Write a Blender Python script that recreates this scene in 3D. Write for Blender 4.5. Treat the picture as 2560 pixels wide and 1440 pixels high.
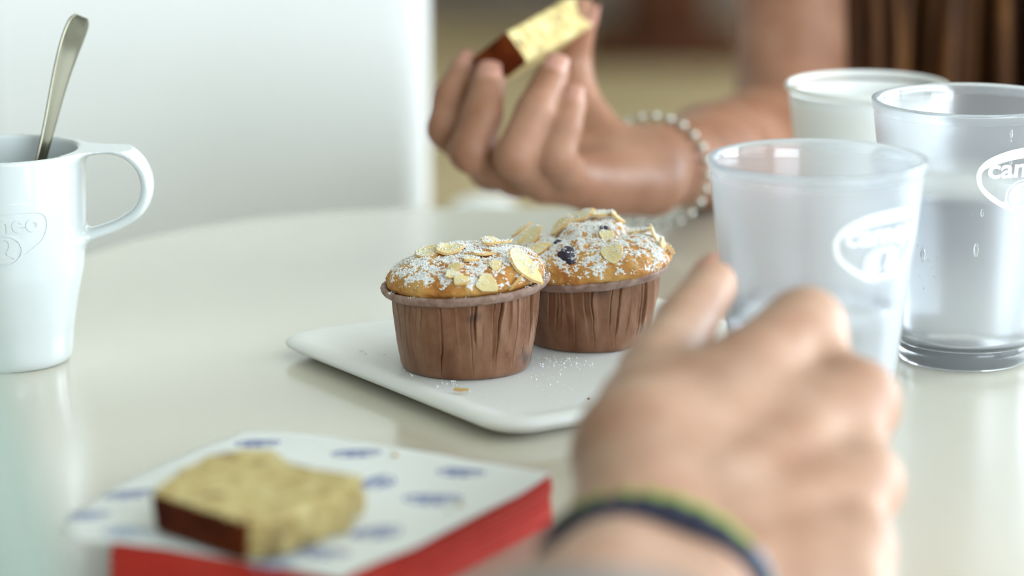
import bpy, bmesh, math, random
import numpy as np
from mathutils import Vector, Matrix, noise
from mathutils.bvhtree import BVHTree

# ------------------------------------------------------------------ clear
for _o in list(bpy.data.objects):
    bpy.data.objects.remove(_o, do_unlink=True)
scene = bpy.context.scene
C = scene.collection
R = math.radians

# ------------------------------------------------------------------ camera
# everything is laid out in centimetres on the table plane (z = 0 is the table top) and converted to metres
FPX = 8260.0          # focal length for the 2560 px wide frame
PITCH = R(12.82)
CAMH = 31.3           # lens height above the table top, cm
TABLE_Z = 0.75

cam_data = bpy.data.cameras.new('camera')
cam = bpy.data.objects.new('camera', cam_data)
C.objects.link(cam)
cam.location = (0, 0, TABLE_Z + CAMH / 100)
cam.rotation_euler = (math.pi / 2 - PITCH, 0, 0)
cam_data.sensor_width = 36.0
cam_data.lens = FPX / 2560 * 36.0
cam_data.clip_start = 0.02
cam_data.dof.use_dof = True
cam_data.dof.focus_distance = 1.243
cam_data.dof.aperture_fstop = cam_data.lens / 24.5
scene.camera = cam

# ------------------------------------------------------------------ world, lights, exposure
scene.view_settings.view_transform = 'Standard'
scene.view_settings.look = 'None'
scene.view_settings.gamma = 1.0
scene.view_settings.use_curve_mapping = False
scene.view_settings.exposure = 0.13

world = bpy.data.worlds.new('daylight')
scene.world = world
world.use_nodes = True
bgn = world.node_tree.nodes['Background']
bgn.inputs['Color'].default_value = (0.82, 0.93, 1.0, 1)
bgn.inputs['Strength'].default_value = 1.2


def area(name, loc, target, sx, sy, power, color):
    d = bpy.data.lights.new(name, 'AREA')
    d.shape = 'RECTANGLE'
    d.size, d.size_y, d.energy, d.color = sx, sy, power, color
    o = bpy.data.objects.new(name, d)
    C.objects.link(o)
    o.location = loc
    v = Vector(target) - Vector(loc)
    o.rotation_euler = v.to_track_quat('-Z', 'Y').to_euler()
    return o


# daylight falling in through the right-hand and near windows, plus one added fill
area('window_daylight', (4.0, 0.05, 1.65), (0.0, 0.75, 0.95), 2.5, 1.5, 36, (0.80, 0.915, 1.0))
area('window_daylight', (4.0, 2.7, 1.65), (0.0, 1.4, 0.85), 2.3, 1.5, 212, (0.80, 0.915, 1.0))
area('window_daylight', (4.0, 6.0, 1.65), (0.0, 6.0, 0.60), 2.5, 1.5, 110, (0.80, 0.915, 1.0))  # fill lamp added to brighten the far floor and back wall
area('window_daylight', (2.6, -3.0, 1.65), (-0.1, 1.5, 0.85), 2.5, 1.5, 192, (0.80, 0.915, 1.0))


# ------------------------------------------------------------------ helpers
def ray(px, py):
    a, b = (px - 1280) / FPX, (720 - py) / FPX
    s, c = math.sin(PITCH), math.cos(PITCH)
    return np.array([a, c + b * s, -s + b * c])


def at_z(px, py, z):
    r = ray(px, py)
    return r * ((z - CAMH) / r[2]) + np.array([0, 0, CAMH])


def at_d(px, py, d):
    return ray(px, py) * d + np.array([0, 0, CAMH])


def W(p):
    return Vector((p[0] / 100, p[1] / 100, TABLE_Z + p[2] / 100))


def lin(r, g, b):
    return tuple(((v / 255) / 12.92 if v / 255 <= 0.04045 else ((v / 255 + 0.055) / 1.055) ** 2.4) for v in (r, g, b)) + (1,)


def tag(o, label=None, cat=None, group=None, kind=None):
    if label: o['label'] = label
    if cat: o['category'] = cat
    if group: o['group'] = group
    if kind: o['kind'] = kind
    return o


BASE = {}


def thing(name, base, label, cat, group=None):
    o = bpy.data.objects.new(name, None)
    C.objects.link(o)
    o.location = W(base)
    o.empty_display_size = 0.02
    BASE[o.name] = np.array(base, float)
    return tag(o, label, cat, group)


def mesh_obj(name, verts, faces, mats, parent=None, base=None, smooth=True, midx=None):
    """verts in cm of the table frame; the object's origin goes to base (or to its parent's base)"""
    v = np.asarray(verts, float)
    top = parent
    if parent is not None and parent.name in BASE:
        org = BASE[parent.name]
    elif base is not None:
        org = np.array(base, float)
    else:
        org = np.array([v[:, 0].mean(), v[:, 1].mean(), v[:, 2].min()])
    me = bpy.data.meshes.new(name)
    loc = (v - org) / 100
    me.from_pydata(loc.tolist(), [], faces if isinstance(faces, list) else faces.tolist())
    if not isinstance(mats, (list, tuple)):
        mats = [mats]
    for m in mats:
        me.materials.append(m)
    if midx is not None:
        me.polygons.foreach_set('material_index', np.asarray(midx, dtype=np.int32))
    if smooth:
        me.polygons.foreach_set('use_smooth', np.ones(len(me.polygons), dtype=bool))
    me.update()
    o = bpy.data.objects.new(name, me)
    C.objects.link(o)
    if parent is None:
        o.location = W(org)
    else:
        o.parent = parent
    BASE[o.name] = org
    return o


def grid_faces(nu, nv, wrap_u=False, off=0, flip=False):
    f = []
    for j in range(nv - 1):
        for i in range(nu if wrap_u else nu - 1):
            a = j * nu + i
            b = j * nu + (i + 1) % nu
            c = (j + 1) * nu + (i + 1) % nu
            d = (j + 1) * nu + i
            f.append((a + off, d + off, c + off, b + off) if flip else (a + off, b + off, c + off, d + off))
    return f


def lathe(profile, center, seg=96, close_ends=True):
    """profile [(r, z)] -> verts, faces; goes from bottom outside upward"""
    cx, cy, cz = center
    V, F = [], []
    ang = np.linspace(0, 2 * math.pi, seg, endpoint=False)
    for r, z in profile:
        for a in ang:
            V.append((cx + r * math.cos(a), cy + r * math.sin(a), cz + z))
    F = grid_faces(seg, len(profile), True)
    if close_ends:
        F.append(tuple(reversed(range(seg))))
        F.append(tuple(range((len(profile) - 1) * seg, len(profile) * seg)))
    return V, F


def smooth_profile(pts, n=6):
    """Catmull-Rom through the points"""
    P = [np.array(p, float) for p in pts]
    out = []
    for i in range(len(P) - 1):
        p0, p1, p2, p3 = P[max(i - 1, 0)], P[i], P[i + 1], P[min(i + 2, len(P) - 1)]
        for k in range(n):
            t = k / n
            out.append(0.5 * ((2 * p1) + (-p0 + p2) * t + (2 * p0 - 5 * p1 + 4 * p2 - p3) * t * t + (-p0 + 3 * p1 - 3 * p2 + p3) * t ** 3))
    out.append(P[-1])
    return out


def box(lo, hi):
    x0, y0, z0 = lo
    x1, y1, z1 = hi
    V = [(x0, y0, z0), (x1, y0, z0), (x1, y1, z0), (x0, y1, z0), (x0, y0, z1), (x1, y0, z1), (x1, y1, z1), (x0, y1, z1)]
    F = [(0, 3, 2, 1), (4, 5, 6, 7), (0, 1, 5, 4), (1, 2, 6, 5), (2, 3, 7, 6), (3, 0, 4, 7)]
    return V, F


def bevel_obj(o, w, seg=3):
    bm = bmesh.new()
    bm.from_mesh(o.data)
    bmesh.ops.bevel(bm, geom=list(bm.edges), offset=w / 100, segments=seg, profile=0.5, affect='EDGES')
    for f in bm.faces:
        f.smooth = True
    bm.to_mesh(o.data)
    bm.free()
    return o


def fbm(p, octaves=4):
    return noise.fractal(Vector(p), 1.0, 2.0, octaves)


# --- implicit surfaces: a field on a grid, meshed by surface nets
def surface_nets(F, lo, h):
    S = F < 0
    nx, ny, nz = F.shape
    cnt = np.zeros((nx - 1, ny - 1, nz - 1), np.int8)
    for dx in (0, 1):
        for dy in (0, 1):
            for dz in (0, 1):
                cnt += S[dx:nx - 1 + dx, dy:ny - 1 + dy, dz:nz - 1 + dz]
    act = (cnt > 0) & (cnt < 8)
    idx = -np.ones(act.shape, np.int64)
    cells = np.argwhere(act)
    idx[act] = np.arange(len(cells))
    acc = np.zeros((len(cells), 3))
    num = np.zeros(len(cells))
    ci = cells
    corners = [(dx, dy, dz) for dx in (0, 1) for dy in (0, 1) for dz in (0, 1)]
    for a in corners:
        for ax in range(3):
            if a[ax] == 0:
                b = list(a); b[ax] = 1
                fa = F[ci[:, 0] + a[0], ci[:, 1] + a[1], ci[:, 2] + a[2]]
                fb = F[ci[:, 0] + b[0], ci[:, 1] + b[1], ci[:, 2] + b[2]]
                m = (fa < 0) != (fb < 0)
                t = np.where(m, fa / np.where(m, fa - fb, 1), 0)
                pos = np.array(a, float)[None, :].repeat(len(ci), 0)
                pos[:, ax] += t
                acc[m] += pos[m]
                num[m] += 1
    V = (cells + acc / num[:, None]) * h + np.array(lo)
    quads = []
    for ax in range(3):
        sl0 = [slice(None)] * 3; sl1 = [slice(None)] * 3
        sl0[ax] = slice(0, -1); sl1[ax] = slice(1, None)
        A, B = S[tuple(sl0)], S[tuple(sl1)]
        e = np.argwhere(A != B)
        u, v = (ax + 1) % 3, (ax + 2) % 3
        ok = (e[:, u] > 0) & (e[:, v] > 0) & (e[:, u] < F.shape[u] - 1) & (e[:, v] < F.shape[v] - 1)
        e = e[ok]
        inside = A[e[:, 0], e[:, 1], e[:, 2]]
        def cell(du, dv):
            c = e.copy(); c[:, u] += du; c[:, v] += dv
            return idx[c[:, 0], c[:, 1], c[:, 2]]
        q = np.stack([cell(-1, -1), cell(0, -1), cell(0, 0), cell(-1, 0)], 1)
        q[~inside] = q[~inside][:, ::-1]
        quads.append(q)
    return V, np.concatenate(quads)


def laplacian(V, Q, it=2, lam=0.5):
    n = len(V)
    e = np.concatenate([Q[:, [0, 1]], Q[:, [1, 2]], Q[:, [2, 3]], Q[:, [3, 0]]])
    for _ in range(it):
        s = np.zeros_like(V); c = np.zeros(n)
        np.add.at(s, e[:, 0], V[e[:, 1]]); np.add.at(c, e[:, 0], 1)
        np.add.at(s, e[:, 1], V[e[:, 0]]); np.add.at(c, e[:, 1], 1)
        V = V + lam * (s / np.maximum(c, 1)[:, None] - V)
    return V


def mesh_sdf(fn, lo, hi, h, newton=2):
    lo = np.array(lo, float)
    n = np.ceil((np.array(hi) - lo) / h).astype(int) + 1
    xs = [lo[i] + h * np.arange(n[i]) for i in range(3)]
    X, Y, Z = np.meshgrid(*xs, indexing='ij')
    F = fn(X, Y, Z)
    V, Q = surface_nets(F, lo, h)
    e = h * 0.2
    for _ in range(newton):
        x, y, z = V.T
        f = fn(x, y, z)
        g = np.stack([(fn(x + e, y, z) - fn(x - e, y, z)), (fn(x, y + e, z) - fn(x, y - e, z)), (fn(x, y, z + e) - fn(x, y, z - e))], 1) / (2 * e)
        st = f[:, None] * g / np.maximum((g * g).sum(1), 0.05)[:, None]
        ln = np.linalg.norm(st, axis=1)
        st *= np.minimum(1, h * 0.7 / np.maximum(ln, 1e-9))[:, None]
        V = V - st
    return V, Q


def smin(a, b, k):
    hh = np.clip(0.5 + 0.5 * (a - b) / k, 0, 1)
    return a * (1 - hh) + b * hh - k * hh * (1 - hh)


class Field:
    """union of tapered capsules on a local grid (cm)"""
    def __init__(s, lo, hi, h):
        s.lo = np.array(lo, float); s.h = h
        s.n = np.ceil((np.array(hi) - s.lo) / h).astype(int) + 1
        s.F = np.full(s.n, 6.0, np.float32)

    def add(s, a, b, ra, rb, k=0.25, sq=None):
        a = np.array(a, float); b = np.array(b, float)
        m = max(ra, rb) + k + 3 * s.h
        i0 = np.clip(np.floor((np.minimum(a, b) - m - s.lo) / s.h).astype(int), 0, s.n - 1)
        i1 = np.clip(np.ceil((np.maximum(a, b) + m - s.lo) / s.h).astype(int) + 1, 1, s.n)
        if np.any(i1 <= i0):
            return
        xs = [s.lo[i] + s.h * np.arange(i0[i], i1[i]) for i in range(3)]
        X, Y, Z = np.meshgrid(*xs, indexing='ij')
        ab = b - a
        L = max((ab ** 2).sum(), 1e-9)
        px, py, pz = X - a[0], Y - a[1], Z - a[2]
        t = np.clip((px * ab[0] + py * ab[1] + pz * ab[2]) / L, 0, 1)
        qx, qy, qz = px - t * ab[0], py - t * ab[1], pz - t * ab[2]
        if sq is not None:       # flatten along the direction sq by its own length
            ax = np.array(sq, float); ln = np.linalg.norm(ax); ax = ax / ln
            dt = qx * ax[0] + qy * ax[1] + qz * ax[2]
            qx, qy, qz = qx + ax[0] * dt * (ln - 1), qy + ax[1] * dt * (ln - 1), qz + ax[2] * dt * (ln - 1)
        d = np.sqrt(qx ** 2 + qy ** 2 + qz ** 2) - (ra + t * (rb - ra))
        if sq is not None:
            d = d / max(1.0, ln * 0.8)
        sl = tuple(slice(i0[i], i1[i]) for i in range(3))
        s.F[sl] = smin(s.F[sl], d, k)

    def chain(s, pts, rad, k=0.25):
        for i in range(len(pts) - 1):
            s.add(pts[i], pts[i + 1], rad[i], rad[i + 1], k)

    def mesh(s, it=2):
        V, Q = surface_nets(s.F, s.lo, s.h)
        return laplacian(V, Q, it), Q


# ------------------------------------------------------------------ materials
def principled(name, col, rough=0.5, **kw):
    m = bpy.data.materials.new(name)
    m.use_nodes = True
    b = m.node_tree.nodes['Principled BSDF']
    b.inputs['Base Color'].default_value = col
    b.inputs['Roughness'].default_value = rough
    for k, v in kw.items():
        b.inputs[k.replace('_', ' ')].default_value = v
    return m


def nd(m, t, **kw):
    n = m.node_tree.nodes.new(t)
    for k, v in kw.items():
        if k in n.inputs:
            n.inputs[k].default_value = v
        else:
            setattr(n, k, v)
    return n


def link(m, a, b):
    m.node_tree.links.new(a, b)


def coords(m, scale=(1, 1, 1)):
    t = nd(m, 'ShaderNodeTexCoord')
    mp = nd(m, 'ShaderNodeMapping')
    mp.inputs['Scale'].default_value = scale
    link(m, t.outputs['Object'], mp.inputs['Vector'])
    return mp.outputs['Vector']


def noise_mix(m, stops, scale, detail=4, rough=0.55, vec=None, aniso=(1, 1, 1), distortion=0.0):
    """colour ramp over a noise texture -> base colour; returns the noise node"""
    v = vec or coords(m, aniso)
    n = nd(m, 'ShaderNodeTexNoise')
    n.inputs['Scale'].default_value = scale
    n.inputs['Detail'].default_value = detail
    n.inputs['Roughness'].default_value = rough
    n.inputs['Distortion'].default_value = distortion
    link(m, v, n.inputs['Vector'])
    r = nd(m, 'ShaderNodeValToRGB')
    el = r.color_ramp.elements
    while len(el) > 2:
        el.remove(el[-1])
    for i, (p, c) in enumerate(stops):
        e = el[i] if i < 2 else el.new(p)
        e.position = p
        e.color = c
    link(m, n.outputs['Fac'], r.inputs['Fac'])
    return n, r


def base_from(m, ramp):
    link(m, ramp.outputs['Color'], m.node_tree.nodes['Principled BSDF'].inputs['Base Color'])


def bump(m, scale, strength, dist=0.001, detail=3, aniso=(1, 1, 1)):
    n = nd(m, 'ShaderNodeTexNoise')
    n.inputs['Scale'].default_value = scale
    n.inputs['Detail'].default_value = detail
    link(m, coords(m, aniso), n.inputs['Vector'])
    b = nd(m, 'ShaderNodeBump')
    b.inputs['Strength'].default_value = strength
    b.inputs['Distance'].default_value = dist
    link(m, n.outputs['Fac'], b.inputs['Height'])
    link(m, b.outputs['Normal'], m.node_tree.nodes['Principled BSDF'].inputs['Normal'])


M = {}
# table: glossy cream laminate
M['laminate'] = principled('cream_laminate', (0.665, 0.618, 0.52, 1), 0.24, IOR=1.55, Coat_Weight=0.35, Coat_Roughness=0.14, Coat_IOR=1.5)
M['laminate_edge'] = principled('laminate_edge', (0.66, 0.63, 0.45, 1), 0.35)
M['steel_paint'] = principled('grey_painted_steel', (0.55, 0.56, 0.56, 1), 0.4, Metallic=0.3)
M['chair_white'] = principled('white_moulded_plastic', (0.92, 0.93, 0.93, 1), 0.42)
M['ceramic'] = principled('white_glazed_ceramic', (0.63, 0.66, 0.665, 1), 0.12, Coat_Weight=0.3, Coat_Roughness=0.05)
M['foam'] = principled('white_pressed_foam', (0.88, 0.88, 0.86, 1), 0.45, Subsurface_Weight=0.6, Subsurface_Radius=(0.012, 0.011, 0.008), Subsurface_Scale=1.0)
bump(M['foam'], 900, 0.12, 0.0004)
M['cup_paper'] = principled('white_cup_paper', (0.88, 0.88, 0.86, 1), 0.42, Subsurface_Weight=0.1, Subsurface_Radius=(0.003, 0.003, 0.003), Subsurface_Scale=1.0)

m = M['steel'] = principled('polished_steel', (0.17, 0.16, 0.118, 1), 0.22, Metallic=1.0)
bump(m, 400, 0.05, 0.0003, aniso=(1, 1, 0.1))

m = M['wrapper'] = principled('brown_baking_paper', lin(120, 84, 66), 0.55, Sheen_Weight=0.15)
n, r = noise_mix(m, [(0.28, lin(106, 60, 30)), (0.45, lin(132, 86, 57)), (0.6, lin(148, 104, 77)), (0.8, lin(174, 134, 108))], 95, 5, 0.6, aniso=(1, 1, 0.42))
n2 = nd(m, 'ShaderNodeTexNoise'); n2.inputs['Scale'].default_value = 62; n2.inputs['Detail'].default_value = 2
link(m, coords(m), n2.inputs['Vector'])
r2 = nd(m, 'ShaderNodeValToRGB')
r2.color_ramp.elements[0].position = 0.66; r2.color_ramp.elements[0].color = (0, 0, 0, 1)
r2.color_ramp.elements[1].position = 0.76; r2.color_ramp.elements[1].color = (1, 1, 1, 1)
link(m, n2.outputs['Fac'], r2.inputs['Fac'])
mx = nd(m, 'ShaderNodeMixRGB'); mx.inputs['Color2'].default_value = lin(58, 44, 42)
link(m, r2.outputs['Color'], mx.inputs['Fac']); link(m, r.outputs['Color'], mx.inputs['Color1'])
link(m, mx.outputs['Color'], m.node_tree.nodes['Principled BSDF'].inputs['Base Color'])
bump(m, 330, 0.45, 0.0008, 6)
m = M['wrapper_rim'] = principled('rolled_baking_paper', lin(160, 132, 120), 0.6)
n, r = noise_mix(m, [(0.35, lin(134, 100, 86)), (0.7, lin(178, 150, 138))], 260, 4)
base_from(m, r)

m = M['dough'] = principled('golden_baked_dough', lin(205, 150, 75), 0.65, Subsurface_Weight=0.06, Subsurface_Radius=(0.003, 0.002, 0.001), Subsurface_Scale=1.0)
n, r = noise_mix(m, [(0.30, lin(166, 98, 38)), (0.46, lin(196, 134, 62)), (0.60, lin(210, 160, 88)), (0.8, lin(220, 180, 114))], 85, 7, 0.62)
bump(m, 620, 0.6, 0.0012, 6)
# fine sugar dust: the mask is stored on the mesh, broken up by a fine noise
at_ = nd(m, 'ShaderNodeAttribute'); at_.attribute_name = 'dust'
nf = nd(m, 'ShaderNodeTexNoise'); nf.inputs['Scale'].default_value = 620; nf.inputs['Detail'].default_value = 6; nf.inputs['Roughness'].default_value = 0.7
link(m, coords(m), nf.inputs['Vector'])
ad = nd(m, 'ShaderNodeMath'); ad.operation = 'ADD'
link(m, nf.outputs['Fac'], ad.inputs[0]); link(m, at_.outputs['Fac'], ad.inputs[1])
rd = nd(m, 'ShaderNodeValToRGB')
rd.color_ramp.elements[0].position = 0.98; rd.color_ramp.elements[0].color = (0, 0, 0, 1)
rd.color_ramp.elements[1].position = 1.08; rd.color_ramp.elements[1].color = (1, 1, 1, 1)
link(m, ad.outputs[0], rd.inputs['Fac'])
mx = nd(m, 'ShaderNodeMixRGB'); mx.inputs['Color2'].default_value = (0.90, 0.90, 0.89, 1)
link(m, rd.outputs['Color'], mx.inputs['Fac']); link(m, r.outputs['Color'], mx.inputs['Color1'])
link(m, mx.outputs['Color'], m.node_tree.nodes['Principled BSDF'].inputs['Base Color'])

m = M['sugar'] = principled('powdered_sugar', (0.93, 0.93, 0.93, 1), 0.7, Subsurface_Weight=0.1, Subsurface_Radius=(0.001, 0.001, 0.001), Subsurface_Scale=1.0)
m = M['almond'] = principled('toasted_almond', lin(238, 208, 140), 0.42, Subsurface_Weight=0.2, Subsurface_Radius=(0.003, 0.002, 0.001), Subsurface_Scale=1.0)
n, r = noise_mix(m, [(0.35, lin(234, 204, 136)), (0.65, lin(246, 230, 182))], 160, 3, aniso=(1, 1, 1))
base_from(m, r)
M['almond_skin'] = principled('almond_skin', lin(220, 178, 116), 0.55)
m = M['berry'] = principled('dark_blueberry', lin(44, 34, 58), 0.4)
bump(m, 350, 0.4, 0.001)

m = M['crumb'] = principled('pale_cake_crumb', lin(214, 194, 128), 0.75, Subsurface_Weight=0.12, Subsurface_Radius=(0.004, 0.003, 0.001), Subsurface_Scale=1.0)
n, r = noise_mix(m, [(0.30, lin(140, 108, 62)), (0.43, lin(196, 172, 112)), (0.62, lin(214, 197, 142)), (0.85, lin(222, 210, 170))], 130, 5, 0.62)
n2 = nd(m, 'ShaderNodeTexNoise'); n2.inputs['Scale'].default_value = 95; n2.inputs['Detail'].default_value = 2
link(m, coords(m), n2.inputs['Vector'])
r2 = nd(m, 'ShaderNodeValToRGB')
r2.color_ramp.elements[0].position = 0.57; r2.color_ramp.elements[0].color = (0, 0, 0, 1)
r2.color_ramp.elements[1].position = 0.70; r2.color_ramp.elements[1].color = (0.8, 0.8, 0.8, 1)
link(m, n2.outputs['Fac'], r2.inputs['Fac'])
mx = nd(m, 'ShaderNodeMixRGB'); mx.inputs['Color2'].default_value = lin(140, 116, 70)
link(m, r2.outputs['Color'], mx.inputs['Fac']); link(m, r.outputs['Color'], mx.inputs['Color1'])
link(m, mx.outputs['Color'], m.node_tree.nodes['Principled BSDF'].inputs['Base Color'])
bump(m, 320, 0.6, 0.002, 5)
m = M['crust'] = principled('dark_cake_crust', lin(112, 52, 14), 0.8, Specular_IOR_Level=0.15)
n, r = noise_mix(m, [(0.3, lin(66, 20, 2)), (0.55, lin(98, 38, 5)), (0.8, lin(146, 78, 18))], 90, 4)
base_from(m, r)

m = M['red_paper'] = principled('red_tissue_paper', lin(222, 62, 50), 0.75)
n, r = noise_mix(m, [(0.3, lin(216, 54, 42)), (0.7, lin(226, 70, 56))], 60, 3)
base_from(m, r)
bump(m, 700, 0.2, 0.0005)
m = M['print_paper'] = principled('thin_white_paper', (0.86, 0.88, 0.89, 1), 0.6)
bump(m, 500, 0.1, 0.0004)
M['blue_ink'] = principled('blue_printing_ink', lin(92, 112, 186), 0.6)
M['pale_ink'] = principled('pale_blue_printing_ink', lin(150, 172, 214), 0.6)
M['white_ink'] = principled('white_printing_ink', (0.76, 0.79, 0.80, 1), 0.5)


def skin_mat(name, c_dark, c_mid, c_light):
    m = principled(name, c_mid, 0.5, Subsurface_Weight=0.22, Subsurface_Radius=(0.010, 0.004, 0.002), Subsurface_Scale=0.6, Specular_IOR_Level=0.35)
    n, r = noise_mix(m, [(0.32, c_dark), (0.5, c_mid), (0.72, c_light)], 34, 4, 0.55)
    base_from(m, r)
    bump(m, 420, 0.12, 0.0006)
    return m


M['skin'] = skin_mat('light_skin', lin(160, 118, 96), lin(174, 135, 113), lin(188, 152, 132))
M['skin_tan'] = skin_mat('tanned_skin', lin(144, 98, 74), lin(160, 114, 90), lin(176, 131, 107))
M['nail'] = principled('fingernail', lin(184, 132, 114), 0.45)
m = M['hair'] = principled('dark_brown_hair', lin(62, 36, 16), 0.6, Specular_IOR_Level=0.2)
n, r = noise_mix(m, [(0.35, lin(44, 20, 6)), (0.55, lin(78, 44, 14)), (0.75, lin(132, 88, 34))], 60, 3, aniso=(1, 1, 0.04))
base_from(m, r)
M['top_cloth'] = principled('dark_brown_cotton', lin(52, 38, 30), 0.85)
M['sleeve_cloth'] = principled('grey_cotton', lin(120, 124, 126), 0.85)
m = M['bead_silver'] = principled('clear_silver_bead', (0.62, 0.60, 0.53, 1), 0.15, Metallic=0.6)
M['cord'] = principled('grey_cord', lin(150, 142, 120), 0.7)
M['floor'] = principled('tan_floor', lin(172, 152, 116), 0.55)
n, r = noise_mix(M['floor'], [(0.3, lin(160, 140, 104)), (0.7, lin(182, 162, 124))], 3, 4)
base_from(M['floor'], r)
M['wall_olive'] = principled('olive_brown_plaster', lin(140, 118, 78), 0.85, Specular_IOR_Level=0.2)
M['wall_sage'] = principled('dark_sage_plaster', lin(146, 152, 146), 0.8)
M['wall_stone'] = principled('stone_plaster', lin(186, 188, 184), 0.8)
M['wall_white'] = principled('white_plaster', lin(226, 230, 226), 0.8)
m = M['dark_wood'] = principled('dark_stained_wood', lin(72, 38, 16), 0.7, Specular_IOR_Level=0.2)
n, r = noise_mix(m, [(0.35, lin(56, 27, 10)), (0.7, lin(88, 48, 22))], 12, 4, aniso=(1, 1, 0.1))
base_from(m, r)
M['plinth'] = principled('dark_plinth', lin(98, 84, 74), 0.6)
M['brass'] = principled('dull_brass', lin(150, 120, 60), 0.4, Metallic=1.0)


def frosted(name, rough, milk, tint=(0.95, 0.98, 1.0, 1)):
    m = bpy.data.materials.new(name)
    m.use_nodes = True
    nt = m.node_tree
    nt.nodes.clear()
    out = nd(m, 'ShaderNodeOutputMaterial')
    g = nd(m, 'ShaderNodeBsdfGlass'); g.inputs['Color'].default_value = tint
    g.inputs['Roughness'].default_value = rough; g.inputs['IOR'].default_value = 1.42
    t = nd(m, 'ShaderNodeBsdfTranslucent'); t.inputs['Color'].default_value = (0.92, 0.94, 0.96, 1)
    d = nd(m, 'ShaderNodeBsdfDiffuse'); d.inputs['Color'].default_value = (0.90, 0.92, 0.95, 1)
    a = nd(m, 'ShaderNodeMixShader'); a.inputs['Fac'].default_value = 0.4
    link(m, t.outputs[0], a.inputs[1]); link(m, d.outputs[0], a.inputs[2])
    b = nd(m, 'ShaderNodeMixShader'); b.inputs['Fac'].default_value = milk
    link(m, g.outputs[0], b.inputs[1]); link(m, a.outputs[0], b.inputs[2])
    link(m, b.outputs[0], out.inputs['Surface'])
    return m


M['frost'] = frosted('frosted_plastic', 0.28, 0.20, (0.97, 0.98, 1.0, 1))
M['inner'] = frosted('smooth_inner_plastic', 0.05, 0.05, (0.97, 0.98, 1.0, 1))
M['clear'] = frosted('clear_plastic', 0.12, 0.30, (0.95, 0.97, 1.0, 1))
M['water'] = principled('water', (0.97, 0.99, 1, 1), 0.02, Transmission_Weight=1.0, IOR=1.33)

m = M['pane'] = bpy.data.materials.new('window_glass')
m.use_nodes = True
m.node_tree.nodes.clear()
_o = nd(m, 'ShaderNodeOutputMaterial'); _t = nd(m, 'ShaderNodeBsdfTransparent'); _g = nd(m, 'ShaderNodeBsdfGlossy'); _x = nd(m, 'ShaderNodeMixShader')
_g.inputs['Roughness'].default_value = 0.02; _x.inputs['Fac'].default_value = 0.06
link(m, _t.outputs[0], _x.inputs[1]); link(m, _g.outputs[0], _x.inputs[2]); link(m, _x.outputs[0], _o.inputs['Surface'])

# ------------------------------------------------------------------ setting
def quad_slab(name, lo, hi, mat, kind='structure', parent=None):
    V, F = box(lo, hi)
    o = mesh_obj(name, V, F, mat, parent=parent, smooth=False)
    if kind and parent is None:
        o['kind'] = kind
    return o


FZ = -75.0
quad_slab('floor', (-320, -320, FZ - 10), (420, 760, FZ), M['floor'])
quad_slab('wall_back', (-320, 747, FZ), (420, 760, 195), M['wall_white'])
quad_slab('trim_1', (-320, 745, FZ), (420, 747, 30), M['wall_olive'])
quad_slab('wall_left', (-335, -320, FZ), (-320, 760, 195), M['wall_sage'])
quad_slab('ceiling', (-335, -335, 195), (435, 760, 205), M['wall_white'])
quad_slab('baseboard_back', (-320, 742, FZ), (420, 745, FZ + 9), M['plinth'])
# right-hand wall with two wide windows
WZ0, WZ1 = 5, 175
V, F = [], []
for lo_, hi_ in (((-335, -185, FZ), (435, -320, WZ0)), ((-335, -335, WZ1), (435, -320, 195)), ((-335, -335, WZ0), (125, -320, WZ1)), ((395, -335, WZ0), (435, -320, WZ1))):
    v, f = box(lo_, hi_)
    F += [tuple(i + len(V) for i in q) for q in f]; V += v
mesh_obj('wall_near', V, F, M['wall_stone'], smooth=False)['kind'] = 'structure'
wn = bpy.data.objects.new('window_4', None)
C.objects.link(wn); wn.location = W((260, -327, WZ0)); wn['kind'] = 'structure'
BASE[wn.name] = np.array((260, -327, WZ0), float)
V, F = [], []
for lo_, hi_ in (((125, -331, WZ0), (395, -324, WZ0 + 5)), ((125, -331, WZ1 - 5), (395, -324, WZ1)), ((125, -331, WZ0), (130, -324, WZ1)), ((390, -331, WZ0), (395, -324, WZ1)), ((257, -331, WZ0), (263, -324, WZ1))):
    v, f = box(lo_, hi_)
    F += [tuple(i + len(V) for i in q) for q in f]; V += v
mesh_obj('window_frame', V, F, M['chair_white'], wn, smooth=False)
for pa_, pb_ in ((130, 257), (263, 390)):
    V, F = box((pa_, -328, WZ0 + 5), (pb_, -327, WZ1 - 5))
    mesh_obj('window_pane', V, F, M['pane'], wn, smooth=False)
spans = [(-130, 140), (170, 440), (470, 740)]  # the last, unseen window is added only to brighten the far background
wr_parts = [((420, -320, FZ), (435, 760, WZ0)), ((420, -320, WZ1), (435, 760, 195)), ((420, -320, WZ0), (435, -130, WZ1)), ((420, 140, WZ0), (435, 170, WZ1)), ((420, 440, WZ0), (435, 470, WZ1)), ((420, 740, WZ0), (435, 760, WZ1))]
V, F = [], []
for lo_, hi_ in wr_parts:
    v, f = box(lo_, hi_)
    F += [tuple(i + len(V) for i in q) for q in f]; V += v
mesh_obj('wall_right', V, F, M['wall_white'], smooth=False)['kind'] = 'structure'
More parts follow.
